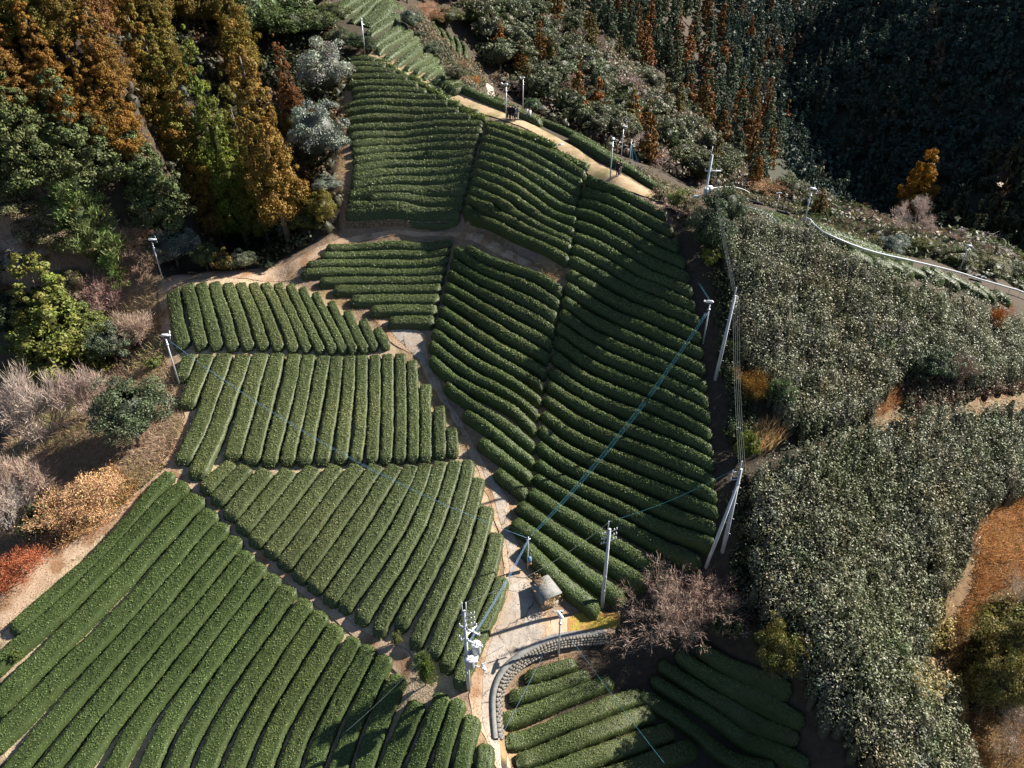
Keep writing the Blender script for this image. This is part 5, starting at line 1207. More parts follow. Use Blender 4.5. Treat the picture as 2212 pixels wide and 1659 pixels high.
bush_mass('unpruned_tea_bushes', U2, 302, 2.9, 0.72, 125, 0.092, GREYG, 'lower mass of tall unpruned grey-green tea bushes on the right', M_GLOSS, 2.5)
bush_mass('bamboo_grass', A3((1520, 1100), (1640, 1060), (1750, 1080), (1840, 1180), (1880, 1320), (1780, 1340), (1640, 1260), (1540, 1200)), 303, 2.4, 0.6, 70, 0.12, [(0.34, 0.27, 0.08), (0.26, 0.24, 0.07), (0.42, 0.33, 0.13)], 'yellowed bamboo grass at the edge of the lower bushes', M_LEAF)
bush_mass('bamboo_grass', A3((1600, 700), (1720, 640), (1800, 760), (1800, 880), (1700, 880), (1640, 800)), 304, 2.0, 0.6, 60, 0.11, [(0.36, 0.29, 0.10), (0.30, 0.26, 0.08)], 'straw-coloured bamboo grass higher up the edge of the bushes', M_LEAF)
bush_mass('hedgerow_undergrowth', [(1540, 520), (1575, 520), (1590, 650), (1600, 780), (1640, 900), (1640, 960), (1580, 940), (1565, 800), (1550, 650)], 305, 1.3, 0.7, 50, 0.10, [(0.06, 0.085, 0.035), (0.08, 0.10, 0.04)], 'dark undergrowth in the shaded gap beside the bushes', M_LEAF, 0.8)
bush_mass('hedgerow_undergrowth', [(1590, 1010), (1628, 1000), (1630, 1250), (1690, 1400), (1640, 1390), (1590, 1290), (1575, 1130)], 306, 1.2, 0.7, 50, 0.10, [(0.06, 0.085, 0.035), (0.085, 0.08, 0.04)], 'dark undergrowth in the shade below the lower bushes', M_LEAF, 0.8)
bush_mass('bramble_undergrowth', Z6((1480, 780), (1700, 720), (1900, 760), (2212, 800), (2212, 860), (1900, 900), (1800, 960), (1650, 1010), (1500, 960)), 307, 1.1, 0.7, 60, 0.10, [(0.15, 0.135, 0.085), (0.19, 0.12, 0.085), (0.12, 0.13, 0.07)], 'purplish-brown bramble between the two bush masses', M_LEAF, 0.8)
for k, (pl, lb) in enumerate([
  ([(1010, 55), (1050, 5), (1200, 20), (1330, 100), (1460, 200), (1570, 320), (1640, 420), (1560, 400), (1480, 385), (1330, 322), (1240, 285), (1160, 235), (1090, 195), (1050, 130)], 'low mixed undergrowth on the slope beyond the ridge path'),
  ([(1520, 400), (1640, 415), (1760, 455), (1900, 520), (2060, 560), (2212, 600), (2260, 560), (2150, 500), (1950, 470), (1800, 450), (1700, 410), (1600, 380)], 'dark undergrowth below the pale pipe ridge')]):
    bush_mass('slope_undergrowth', pl, 310 + k, 2.0, 2.6, 36, 0.36, [(0.07, 0.085, 0.035), (0.10, 0.11, 0.055), (0.15, 0.11, 0.075), (0.20, 0.15, 0.11)], lb, M_LEAF, 0.5)
bush_mass('ridge_undergrowth', [(1545, 415), (1640, 432), (1720, 458), (1814, 505), (1900, 532), (1990, 545), (2090, 580), (2212, 622), (2300, 640), (2300, 600), (2150, 560), (1990, 520), (1850, 480), (1700, 430), (1600, 400)], 316, 0.8, 1.5, 44, 0.22, [(0.085, 0.11, 0.045), (0.12, 0.13, 0.06), (0.17, 0.14, 0.085)], 'rough green undergrowth on the ridge behind the pale pipe', M_LEAF, 0.5)
bush_mass('bank_undergrowth', np.vstack([(RIDGE_PE + RIDGE_PN * 7.0)[::4], (RIDGE_PE + RIDGE_PN * 15.0)[::-4]]), 317, 1.0, 1.4, 44, 0.22, [(0.085, 0.10, 0.045), (0.13, 0.13, 0.06), (0.19, 0.14, 0.09)], 'rough undergrowth on the bank just beyond the ridge hedges', M_LEAF)
bush_mass('bank_undergrowth', [(1380, 340), (1480, 398), (1545, 408), (1550, 432), (1500, 440), (1470, 430), (1420, 395)], 318, 0.9, 0.8, 50, 0.12, [(0.10, 0.12, 0.05), (0.16, 0.14, 0.07), (0.20, 0.15, 0.10)], 'rough undergrowth between the ridge hedges and the tall pole', M_LEAF)
bush_mass('olive_scrub', A3((1860, 950), (1930, 800), (2060, 660), (2180, 600), (2320, 600), (2700, 700), (2700, 1500), (2320, 1320), (2080, 1290), (1940, 1280), (1860, 1120)), 319, 2.0, 0.95, 110, 0.10, [(0.15, 0.145, 0.05), (0.21, 0.19, 0.075), (0.27, 0.23, 0.10)], 'olive scrub at the right edge below the dry grass', M_LEAF, 1.2)
bush_mass('bank_scrub', M2((1080, 330), (1160, 420), (1260, 560), (1340, 700), (1440, 800), (1540, 900), (1640, 1000), (1780, 1100), (1900, 1200), (2040, 1210), (2100, 1050), (2000, 850), (1900, 780), (1700, 740), (1560, 600), (1450, 480), (1380, 330), (1200, 200), (1040, 160)), 320, 0.8, 1.1, 46, 0.15, [(0.09, 0.105, 0.05), (0.15, 0.13, 0.07), (0.24, 0.17, 0.10)], 'mixed scrub on the bank beside the far tea block', M_LEAF, 0.3)
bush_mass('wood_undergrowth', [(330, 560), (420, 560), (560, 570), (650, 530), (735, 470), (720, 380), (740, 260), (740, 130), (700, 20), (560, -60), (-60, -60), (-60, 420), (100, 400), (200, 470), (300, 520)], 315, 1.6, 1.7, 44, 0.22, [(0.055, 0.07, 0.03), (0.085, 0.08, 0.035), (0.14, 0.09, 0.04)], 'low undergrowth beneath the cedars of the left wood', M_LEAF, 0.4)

def blades(name, poly, seed, per_m2, hgt, wid, cols, label, spread=0.5, dz=0.3, kind='stuff', plume=False):
    rng = np.random.default_rng(seed)
    X, Y = fill_world(poly, 1 / math.sqrt(per_m2), rng, dz)
    n = len(X); Z = gz(X, Y)
    D = np.stack([rng.normal(0, spread, n), rng.normal(0, spread, n), np.ones(n)], -1); D /= np.linalg.norm(D, axis=1)[:, None]
    L = hgt * rng.uniform(0.4, 1.25, (n, 1)) * (1 + 0.35 * vnoise(X, Y, seed, 0.8, 3))[:, None].clip(0.3, 2)
    b = np.stack([X, Y, Z - 0.03], -1)
    side = np.cross(D, rand_dirs(rng, n)); side /= np.linalg.norm(side, axis=1)[:, None] + 1e-9
    w = wid * rng.uniform(0.6, 1.4, (n, 1))
    V = np.stack([b - side * w * 0.4, b + D * L * 0.55 + side * w, b + D * L + np.array([0, 0, -0.12]) * L, b + D * L * 0.55 - side * w], 1).reshape(-1, 3)
    pc = np.array(cols)
    pick = np.clip(((vnoise(X, Y, seed + 3, 0.5, 3) + 0.3 * rng.normal(0, 1, n)) * 0.5 + 0.5) * len(pc), 0, len(pc) - 1).astype(int)
    lc = pc[pick] * col_var(rng, n, 0.2, 0.06)
    return obj(name, new_mesh(name, V, card_quads(n), col=np.repeat(lc, 4, 0), mats=(M_DRY,)), label=label, cat='grass', kind=kind)
SCR = [(0.42, 0.29, 0.20), (0.36, 0.26, 0.20), (0.30, 0.25, 0.11), (0.46, 0.33, 0.22), (0.22, 0.23, 0.08)]
blades('scrub_grass', [(0, 330), (120, 330), (160, 470), (330, 520), (345, 620), (352, 700), (365, 780), (385, 840), (395, 900), (385, 960), (330, 1020), (200, 1110), (60, 1200), (-60, 1270), (-60, 330)], 401, 60, 0.75, 0.018, SCR, 'dry tangled scrub grass along the left of the fields', 0.75)
blades('scrub_grass', [(330, 980), (390, 900), (402, 905), (395, 960), (340, 1025), (250, 1100), (150, 1170), (120, 1130), (230, 1050)], 402, 90, 0.4, 0.016, [(0.48, 0.34, 0.21), (0.30, 0.30, 0.10), (0.52, 0.36, 0.20)], 'pale dry grass on the bank of the field path', 0.8)
blades('orange_brush', [(120, 1180), (150, 1040), (240, 1000), (300, 1040), (280, 1090), (200, 1150)], 403, 90, 0.7, 0.022, [(0.55, 0.32, 0.15), (0.50, 0.27, 0.10), (0.60, 0.38, 0.20)], 'orange-tan dry brush at the field corner', 0.8)
blades('dry_grass', A3((1900, 230), (2000, 100), (2080, 0), (2212, -60), (2700, 0), (2700, 640), (2300, 520), (2120, 560), (1990, 620), (1900, 760), (1840, 860), (1800, 760), (1900, 600), (1930, 440)), 404, 170, 0.8, 0.022, [(0.50, 0.27, 0.11), (0.55, 0.33, 0.15), (0.42, 0.21, 0.08)], 'rust-coloured dry grass at the right edge', 0.7)
blades('dry_grass', A3((1850, 860), (1830, 1000), (1900, 1250), (1960, 1500), (2060, 1660), (1990, 1660), (1900, 1400), (1820, 1150), (1790, 960)), 405, 140, 0.7, 0.02, [(0.42, 0.22, 0.10), (0.38, 0.25, 0.10)], 'strip of russet grass between lower bushes and olive shrubs', 0.7)
blades('dry_grass', [(2060, 1330), (2140, 1290), (2240, 1270), (2240, 1690), (2080, 1690), (2040, 1480)], 414, 130, 0.7, 0.02, [(0.36, 0.23, 0.10), (0.30, 0.22, 0.09), (0.42, 0.26, 0.12)], 'tawny grass around the olive shrubs at the right edge', 0.7)
blades('pampas_grass', Z6((500, 1090), (640, 1060), (790, 1090), (760, 1180), (650, 1250), (560, 1230)), 406, 110, 1.5, 0.02, [(0.60, 0.42, 0.22), (0.55, 0.36, 0.17)], 'golden pampas grass between the bush masses', 0.28)
blades('dry_grass', Z6((880, 1040), (1150, 980), (1200, 890), (1340, 760), (1480, 800), (1480, 920), (1400, 990), (1150, 1060), (900, 1100)), 407, 140, 0.8, 0.02, [(0.46, 0.20, 0.08), (0.50, 0.30, 0.14), (0.34, 0.15, 0.08)], 'red-brown dry grass in the gap between bush masses', 0.6)
blades('dry_grass', Z6((1700, 700), (1880, 690), (2212, 790), (2212, 880), (2050, 800), (1850, 740)), 408, 70, 0.9, 0.02, [(0.50, 0.31, 0.12), (0.45, 0.25, 0.10)], 'tawny grass along the upper edge of the bramble', 0.5)
blades('verge_grass', A2((1440, 770), (1540, 740), (1740, 730), (1740, 790), (1640, 845), (1530, 862), (1450, 850)), 409, 300, 0.10, 0.012, [(0.30, 0.24, 0.04), (0.36, 0.22, 0.06), (0.22, 0.21, 0.04)], 'mossy yellow verge grass beside the lane branch', 0.8, 0.05)
blades('verge_grass', A2((1060, 1220), (1130, 1120), (1220, 1030), (1310, 970), (1480, 960), (1480, 1010), (1330, 1040), (1200, 1090), (1120, 1190)), 410, 200, 0.22, 0.013, [(0.36, 0.22, 0.06), (0.20, 0.19, 0.05)], 'yellowish grass under the curved stone wall', 0.6, 0.05)
blades('bank_grass', [(700, 540), (690, 556), (660, 580), (645, 600), (690, 612), (760, 652), (840, 705), (835, 715), (740, 660), (640, 612), (630, 600), (660, 570)], 411, 110, 0.25, 0.014, [(0.40, 0.28, 0.16), (0.30, 0.24, 0.10)], 'sparse dry grass on the bank below the pointed block', 0.7, 0.1)
blades('bank_grass', [(1000, 498), (1080, 512), (1190, 590), (1215, 560), (1225, 600), (1190, 606), (1110, 556), (1040, 520)], 412, 90, 0.4, 0.016, [(0.22, 0.16, 0.08), (0.17, 0.13, 0.06)], 'brown grass on the shaded bank above the track end', 0.6, 0.1)
blades('bank_grass', [(735, 270), (752, 270), (755, 470), (738, 480)], 413, 120, 0.3, 0.014, [(0.46, 0.28, 0.15), (0.40, 0.26, 0.14)], 'reddish grass strip beside the upper tea block', 0.7, 0.1)

def leaf_litter(name, Lpx, Rpx, n, seed, cols, label, world=False, lift=0.07, size=0.032):
    rng = np.random.default_rng(seed)
    L = resample(smooth_poly(Lpx if world else hit(Lpx)), 0.3); R = resample(smooth_poly(Rpx if world else hit(Rpx)), 0.3)
    s = rng.uniform(0, 1, n); w = np.where(rng.random(n) < 0.5, rng.beta(0.6, 3, n), 1 - rng.beta(0.6, 3, n))
    a = L[(s * (len(L) - 1)).astype(int)]; b = R[(s * (len(R) - 1)).astype(int)]
    P = a * (1 - w[:, None]) + b * w[:, None] + rng.normal(0, 0.28, (n, 2))
    C = np.column_stack([P, gz(P[:, 0], P[:, 1]) + lift + rng.uniform(0, 0.03, n)])
    LV = leaf_cards(C, np.tile([0, 0, 1.0], (n, 1)), size, rng, 0.6, 0.45)
    lc = np.array(cols)[rng.integers(0, len(cols), n)] * col_var(rng, n, 0.2, 0.06)
    obj(name, new_mesh(name, LV, card_quads(n), col=np.repeat(lc, 4, 0), mats=(M_DRY,)), label=label, cat='leaf litter', kind='stuff')
LIT = [(0.42, 0.27, 0.15), (0.35, 0.21, 0.12), (0.48, 0.34, 0.22), (0.38, 0.26, 0.16)]
leaf_litter('leaf_litter', lane_L, lane_R, 7000, 501, LIT, 'fallen brown leaves along the edges of the concrete lane')
leaf_litter('leaf_litter', [(345, 1000), (385, 960), (400, 890), (352, 760), (342, 620), (450, 588), (620, 570)], [(384, 1018), (405, 960), (414, 895), (378, 770), (364, 630), (470, 602), (640, 606)], 2500, 502, LIT, 'fallen leaves and straw on the field path', size=0.036)
leaf_litter('leaf_litter', [(590, 602), (680, 540), (750, 508), (850, 496), (940, 494), (1070, 522), (1188, 602)], [(640, 606), (700, 545), (750, 524), (850, 508), (940, 504), (1060, 542), (1186, 608)], 2500, 503, LIT, 'fallen leaves on the terrace track', size=0.036)
leaf_litter('leaf_litter', [(-40, 1330), (60, 1220), (250, 1100), (370, 1000)], [(-40, 1430), (60, 1300), (240, 1140), (380, 1018)], 2500, 504, [(0.50, 0.36, 0.22), (0.42, 0.28, 0.16), (0.34, 0.24, 0.13)], 'straw and leaves on the path at the left edge of the field', size=0.036)
# ---------------------------------------------------------------- walls, kerb and the small concrete hut
def gzp(p): return float(gz(np.array([p[0]]), np.array([p[1]]))[0])
rw = resample(smooth_poly(RETAIN, 2), 0.25)
rt = np.gradient(rw, axis=0); rt /= np.linalg.norm(rt, axis=1)[:, None]
rn = np.stack([rt[:, 1], -rt[:, 0]], -1)          # towards the sunken field
top_z = gz(rw[:, 0] - rn[:, 0] * 0.5, rw[:, 1] - rn[:, 1] * 0.5)
kw = thing('retaining_wall', 'curved low stone retaining wall below the concrete lane', 'wall', (rw[0][0], rw[0][1], top_z[0] - 1.1))
base = np.array(kw.location)
a = rw - rn * 0.48; b = rw - rn * 0.06
V = []
for i in range(len(rw)):
    for p, dz in ((a[i], -0.3), (a[i], 0.10), (b[i], 0.08), (b[i], -0.4)):
        V.append((p[0] - base[0], p[1] - base[1], top_z[i] + dz - base[2]))
Q = []
for i in range(len(rw) - 1):
    for j in range(4):
        k = (j + 1) % 4
        Q.append((i * 4 + j, i * 4 + k, (i + 1) * 4 + k, (i + 1) * 4 + j))
obj('kerb', new_mesh('kerb', V, Q, mats=(M_KERB,)), kw)
srng = np.random.default_rng(5)
def stone_mesh(seed):
    r = np.random.default_rng(seed)
    mb = MB(); mb.box((0, 0, 0), (1, 1, 1))
    V = np.vstack(mb.V); V = V * (1 + 0.10 * r.normal(0, 1, V.shape))
    # chamfered block: pull in the outer face
    V[V[:, 1] < 0] *= np.array([0.86, 1.0, 0.84])
    return new_mesh('stone', V, np.vstack(mb.Q), mats=(M_STONE,))
SM = [stone_mesh(k) for k in range(5)]
L = arc_len(rw)
for course in range(4):
    s = 0.1 + 0.13 * (course % 2)
    while s < L[-1] - 0.2:
        w = srng.uniform(0.22, 0.32)
        x = np.interp(s + w / 2, L, rw[:, 0]); y = np.interp(s + w / 2, L, rw[:, 1])
        tx = np.interp(s, L, rt[:, 0]); ty = np.interp(s, L, rt[:, 1]); zt = np.interp(s, L, top_z)
        off = 0.04 + course * 0.09 + srng.uniform(-0.025, 0.025)
        px, py = x + ty * off, y - tx * off
        o = obj('stone', SM[srng.integers(5)], kw, (px - base[0], py - base[1], zt - 0.06 - course * 0.165 - base[2]), (srng.normal(0, 0.04), srng.normal(0, 0.04), math.atan2(ty, tx)), (w * 0.9, 0.2, 0.15))
        s += w
tw = resample(smooth_poly(TERRACE, 2), 0.2)
tt = np.gradient(tw, axis=0); tt /= np.linalg.norm(tt, axis=1)[:, None]
TL = arc_len(tw); mb = MB()
z0 = gz(tw[:, 0] + tt[:, 1] * 0.3, tw[:, 1] - tt[:, 0] * 0.3)
for course in range(4):
    s = 0.1 * (course % 2)
    while s < TL[-1] - 0.3:
        w = srng.uniform(0.25, 0.5)
        x = np.interp(s + w / 2, TL, tw[:, 0]); y = np.interp(s + w / 2, TL, tw[:, 1]); tx = np.interp(s, TL, tt[:, 0]); ty = np.interp(s, TL, tt[:, 1])
        mb.box((x + ty * (0.12 - course * 0.05) + srng.normal(0, .02), y - tx * (0.12 - course * 0.05), np.interp(s, TL, z0) + 0.1 + course * 0.24 + srng.normal(0, .02)), (w * 0.92, 0.34, 0.22), math.atan2(ty, tx) + srng.normal(0, .06), srng.normal(0, .08))
        s += w
tw_o = thing('terrace_wall', 'brown dry-stone terrace wall below the upper tea block', 'wall', (tw[0][0], tw[0][1], z0[0]))
so = mb.build('stones', M_TSTONE, tw_o, loc=(-tw[0][0], -tw[0][1], -z0[0])); so['kind'] = 'stuff'

hp = hit([(1178, 1292)])[0]; hz = gzp(hp)
hut = thing('concrete_hut', 'small grey concrete hut with a slab roof beside the lane junction', 'hut', (hp[0], hp[1], hz), math.atan2(0.73, 1.3))
MB().box((0, 0, 1.12), (1.62, 1.95, 0.13)).build('roof', M_KERB, hut)
for nm, c, s in (('wall', (-0.66, 0, 0.5), (0.12, 1.7, 1.1)), ('wall', (0.0, 0.82, 0.5), (1.2, 0.12, 1.1)), ('wall', (0.66, 0.3, 0.5), (0.12, 0.9, 1.1)), ('sill', (0.02, -0.82, 0.08), (1.2, 0.12, 0.3))):
    MB().box(c, s).build(nm, M_KERB, hut)
MB().box((1.15, -0.2, 0.12), (0.5, 0.1, 0.35), 0.9).build('apron', M_KERB, hut)
vr = np.random.default_rng(9)
C = np.vstack([np.stack([vr.normal(-0.1, .35, 260), vr.normal(-1.0, .16, 260), vr.uniform(0.25, 1.2, 260)], -1), np.stack([vr.normal(-0.1, .3, 140), vr.normal(0.7, .3, 140), vr.uniform(1.2, 1.35, 140)], -1)])
LV = leaf_cards(C, rand_dirs(vr, 400), 0.09, vr, 0.3, 0.5)
obj('dead_vine', new_mesh('dead_vine', LV, card_quads(400), col=np.repeat(np.array([(0.42, 0.30, 0.15)]) * col_var(vr, 400, .25, .08), 4, 0), mats=(M_DRY,)), hut)

# ---------------------------------------------------------------- poles
def foot(u, v, v_top):
    p = hit([(u, v)])[0]; zr = float(ground_rel(p[:1], p[1:])[0]); zc = depth_of(p[0], p[1], zr)
    yb = (IH / 2 - v) / FPX; yt = (IH / 2 - v_top) / FPX
    return np.array([p[0], p[1], zr + CAMZ]), zc * (yt - yb) / (CP + SP * yt)
def at(root, h, off=(0, 0)):
    l = root.location; return np.array([l[0] + off[0], l[1] + off[1], l[2] + h])

def fan_pole(u, v, vt, aim, label, group='frost fans', twin=False):
    p, h = foot(u, v, vt)
    t = thing('frost_fan', label, 'fan', p, aim, group)
    MB().tube((0, 0, -0.4), (0, 0, h - 0.15), 0.075, 0.06, 10).build('pole', M_STEEL, t, True)
    MB().tube((0, 0, h * 0.80), (0, 0, h * 0.80 + 0.16), 0.12, None, 10).build('collar', M_STEEL, t, True)
    MB().box((0.10, 0, h - 0.12), (0.34, 0.16, 0.2)).build('bracket', M_DARK, t)
    m = MB(); m.path([(-0.30, 0, h + 0.02), (-0.2, 0, h + 0.04), (0.28, 0, h - 0.04), (0.38, 0, h - 0.06)], [0.05, 0.13, 0.13, 0.07], 10)
    mo = m.build('motor', M_WHITE, t, True)
    MB().ball((0.44, 0, h - 0.07), 0.09).build('hub', M_WHITE, mo, True)
    for k in range(2):
        a = 0.5 + k * math.pi
        ca, sa = math.cos(a), math.sin(a)
        V = [(0.42, 0.06 * ca - .05 * sa, h - 0.07 + 0.06 * sa + .05 * ca), (0.45, 0.06 * ca + .05 * sa, h - 0.07 + 0.06 * sa - .05 * ca), (0.47, 0.5 * ca + .11 * sa, h - 0.07 + 0.5 * sa - .11 * ca), (0.40, 0.5 * ca - .09 * sa, h - 0.07 + 0.5 * sa + .09 * ca)]
        V = np.array(V); V = np.vstack([V, V + np.array([0.02, 0, 0])])
        obj('blade', new_mesh('blade', V, [(0, 1, 2, 3), (7, 6, 5, 4), (0, 4, 5, 1), (1, 5, 6, 2), (2, 6, 7, 3), (3, 7, 4, 0)], mats=(M_STEEL,)), mo)
    t['h_note'] = round(h, 2)
    return t, h
F_near, h_near = fan_pole(1206, 1415, 1328, 2.0, 'frost fan on a slim pole below the curved stone wall', None)
F_l2, h_l2 = fan_pole(388, 832, 724, 0.3, 'frost fan pole beside the bare scrub, nearer of the two on the left')
F_l1, h_l1 = fan_pole(355, 615, 517, 0.5, 'frost fan pole at the left corner of the fields by the silvery tree')
F_r, h_r = fan_pole(1519, 742, 652, 2.6, 'frost fan pole in the dark gap beside the shaded slope')
F_a, h_a = fan_pole(1093.5, 261, 183, 2.2, 'frost fan pole left of the standing group on the ridge path')
F_b, h_b = fan_pole(1129.5, 249, 168, 2.9, 'frost fan pole behind the standing group on the ridge path')
F_c, h_c = fan_pole(1317.5, 390, 301, 1.2, 'leftmost frost fan pole of the ridge path cluster')
F_d, h_d = fan_pole(1340, 362, 273, 0.1, 'tallest-standing frost fan pole of the ridge path cluster')
F_e, h_e = fan_pole(1674, 466, 417, 2.7, 'shorter frost fan pole beside the pale pipe')
F_f, h_f = fan_pole(1735, 490, 408, 0.2, 'taller frost fan pole beside the pale pipe')
F_g, h_g = fan_pole(2072, 586, 531, 0.1, 'frost fan pole at the far right end of the pale pipe')
def thin_post(u, v, vt, label, nm='lamp_post'):
    p, h = foot(u, v, vt)
    t = thing(nm, label, 'post', p, 0.4)
    MB().tube((0, 0, -0.3), (0, 0, h), 0.07, 0.055, 8).build('pole', M_STEEL, t, True)
    MB().ball((0, 0, h), (0.12, 0.12, 0.16)).build('cap', M_WHITE, t, True)
    MB().box((0.12, 0, h * 0.86), (0.3, 0.08, 0.1)).build('bracket', M_STEEL, t)
    return t, h
P_far, h_far = thin_post(789, 122, 42, 'slim post at the head of the ridge path by dark shrubs')
P_rig, h_rig = thin_post(1358, 372, 303, 'cable post of the ridge path cluster without a fan', 'cable_post')

def insulator(mb, c):
    mb.tube(c, (c[0], c[1], c[2] + 0.10), 0.035, 0.045, 6); mb.tube((c[0], c[1], c[2] + 0.10), (c[0], c[1], c[2] + 0.17), 0.05, 0.03, 6)
def upole(u, v, vt, label, rot, arms=(), steps=True, mast=True, lean=0.0, r=0.16):
    p, h = foot(u, v, vt)
    t = thing('utility_pole', label, 'utility pole', p, rot, 'utility poles')
    if lean: t.rotation_euler = (Matrix.Rotation(lean, 4, 'Y') @ Matrix.Rotation(rot, 4, 'Z')).to_euler()
    hp_ = h - (0.8 if mast else 0)
    MB().tube((0, 0, -0.6), (0, 0, hp_), r, r * 0.62, 14).build('pole', M_POLE, t, True)
    MB().tube((0, 0, hp_), (0, 0, hp_ + 0.04), r * 0.66, r * 0.5, 14).build('cap', M_WHITE, t, True)
    if mast:
        MB().tube((-0.13, 0, hp_ - 0.5), (-0.13, 0, h), 0.04, None, 8).build('mast', M_STEEL, t, True)
        MB().box((-0.06, 0, hp_ - 0.3), (0.3, 0.1, 0.08)).build('clamp', M_STEEL, t)
    if steps:
        for k in range(int((hp_ - 2.2) / 0.75)):
            z = 2.0 + k * 0.75; s = 1 if k % 2 else -1
            MB().tube((0, 0, z), (0.02, s * (r + 0.16), z), 0.016, None, 5).build('step_bolt', M_STEEL, t)
    for z, ln, rz in arms:
        ca, sa = math.cos(rz), math.sin(rz)
        arm = MB().box((ca * ln * 0.22, sa * ln * 0.22, z), (ln, 0.09, 0.09), rz).build('crossarm', M_WHITE, t)
        for q in (-0.28, 0.1, 0.42, 0.7):
            mb = MB(); insulator(mb, (ca * ln * q, sa * ln * q, z + 0.05)); mb.build('insulator', M_WHITE, arm)
    return t, h
U1p, hU1 = upole(1012, 1487, 1302, 'transformer pole with two grey transformers beside the tea and lane', 0.0, ((6.3, 1.5, -0.5), (5.5, 1.5, 0.9), (5.15, 1.7, -0.45)))
hk = hU1
def transformer(parent, c, r, h):
    mb = MB(); mb.path([(c[0], c[1], c[2]), (c[0], c[1], c[2] + 0.05), (c[0], c[1], c[2] + h), (c[0], c[1], c[2] + h + 0.06)], [r * 0.85, r, r, r * 1.06], 16)
    t = mb.build('transformer', M_POLE, parent, True)
    MB().path([(c[0], c[1], c[2] + h + 0.06), (c[0], c[1], c[2] + h + 0.12)], [r * 1.06, r * 0.9], 16).build('lid', M_WHITE, t, True)
    for k in range(3):
        a = k * 2.1 + 0.4
        mb = MB(); insulator(mb, (c[0] + math.cos(a) * r * 0.6, c[1] + math.sin(a) * r * 0.6, c[2] + h + 0.1)); mb.build('bushing', M_WHITE, t)
    return t
transformer(U1p, (0.62, 0.28, 3.55), 0.32, 0.75)
transformer(U1p, (0.25, -0.42, 3.0), 0.30, 0.72)
MB().box((0.3, 0, 3.45), (0.9, 0.9, 0.07)).build('platform', M_STEEL, U1p)
MB().tube((0.1, -0.1, 2.9), (1.0, -0.35, 2.75), 0.035, None, 6).build('bracket', M_STEEL, U1p)
sw = MB().box((1.1, -0.35, 2.8), (0.2, 0.5, 0.16), 0.4).build('switch_gear', M_WHITE, U1p)
for q in (-0.2, 0.0, 0.2):
    mb = MB(); insulator(mb, (1.1 + q * 0.4, -0.35 + q, 2.88)); mb.build('insulator', M_WHITE, sw)
for k, z in enumerate((hU1 - 1.25, hU1 - 1.7, hU1 - 2.2)):
    am = MB().tube((0, 0, z), (0.62, 0.1, z + 0.1), 0.03, None, 6).build('arm', M_WHITE, U1p)
    mb = MB(); insulator(mb, (0.6, 0.1, z + 0.1)); insulator(mb, (0.4, 0.07, z + 0.07)); mb.build('insulator', M_WHITE, am)
MB().tube((0.12, 0, hU1 - 1.6), (0.12, 0, hU1), 0.04, None, 8).build('mast', M_STEEL, U1p, True)

U3p, hU3 = upole(1300, 1310, 1125, 'utility pole with three stacked arms at the foot of the dark slope', 0.2)
for k, z in enumerate((hU3 - 1.1, hU3 - 1.55, hU3 - 2.0)):
    for s, q in ((1, 0.5), (-1, -0.6)):
        am = MB().tube((0, 0, z), (s * 0.62, q * 0.3, z + 0.06), 0.03, None, 6).build('arm', M_WHITE, U3p)
        mb = MB(); insulator(mb, (s * 0.58, q * 0.28, z + 0.06)); insulator(mb, (s * 0.38, q * 0.18, z + 0.04)); mb.build('insulator', M_WHITE, am)
U2p, hU2 = upole(1561, 1190, 995, 'braced utility pole in the gap at the foot of the bushes', 0.6, r=0.17)
for k, z in enumerate((hU2 - 1.0, hU2 - 1.35, hU2 - 1.7)):
    am = MB().tube((0, 0, z), (-0.6, 0.25, z + 0.05), 0.03, None, 6).build('arm', M_WHITE, U2p)
    mb = MB(); insulator(mb, (-0.56, 0.24, z + 0.05)); mb.build('insulator', M_WHITE, am)
bp, _ = foot(1523, 1226, 1200)
top = at(U2p, hU2 - 2.1)
br = thing('brace_pole', 'slanting brace pole leaning against the braced utility pole', 'pole', bp)
MB().tube((0, 0, -0.5), tuple(top - bp), 0.14, 0.10, 12).build('shaft', M_POLE, br, True)
MB().ball(tuple(top - bp), (0.16, 0.16, 0.12)).build('clamp', M_STEEL, br, True)
U5p, hU5 = upole(1545, 820, 620, 'leaning utility pole standing in the dark gap by the amber bush', 0.9, lean=math.radians(2.5), r=0.17)
for k, z in enumerate((hU5 - 1.1, hU5 - 1.5, hU5 - 1.9)):
    am = MB().tube((0, 0, z), (0.3, -0.2, z + 0.02), 0.03, None, 6).build('arm', M_WHITE, U5p)
    mb = MB(); insulator(mb, (0.28, -0.18, z + 0.02)); mb.build('insulator', M_WHITE, am)
U4p, hU4 = upole(1512, 480, 317, 'tall utility pole with equipment on the ridge at the path end', 0.0, ((5.2, 1.6, 0.1),), lean=math.radians(2.0))
MB().box((0.3, -0.1, hU4 * 0.45), (0.5, 0.45, 0.7)).build('equipment_box', M_WHITE, U4p)
transformer(U4p, (-0.1, -0.42, hU4 * 0.40), 0.22, 0.5)
MB().tube((0, 0, hU4 * 0.38), (-0.95, -0.1, hU4 * 0.36), 0.06, None, 6).build('bracket', M_WHITE, U4p)
MB().box((-0.9, -0.1, hU4 * 0.35), (0.6, 0.25, 0.25)).build('switch_gear', M_WHITE, U4p)
for k in range(3):
    mb = MB(); insulator(mb, (0.5 + 0.22 * k, -0.1, hU4 * 0.42)); mb.build('insulator', M_WHITE, U4p)
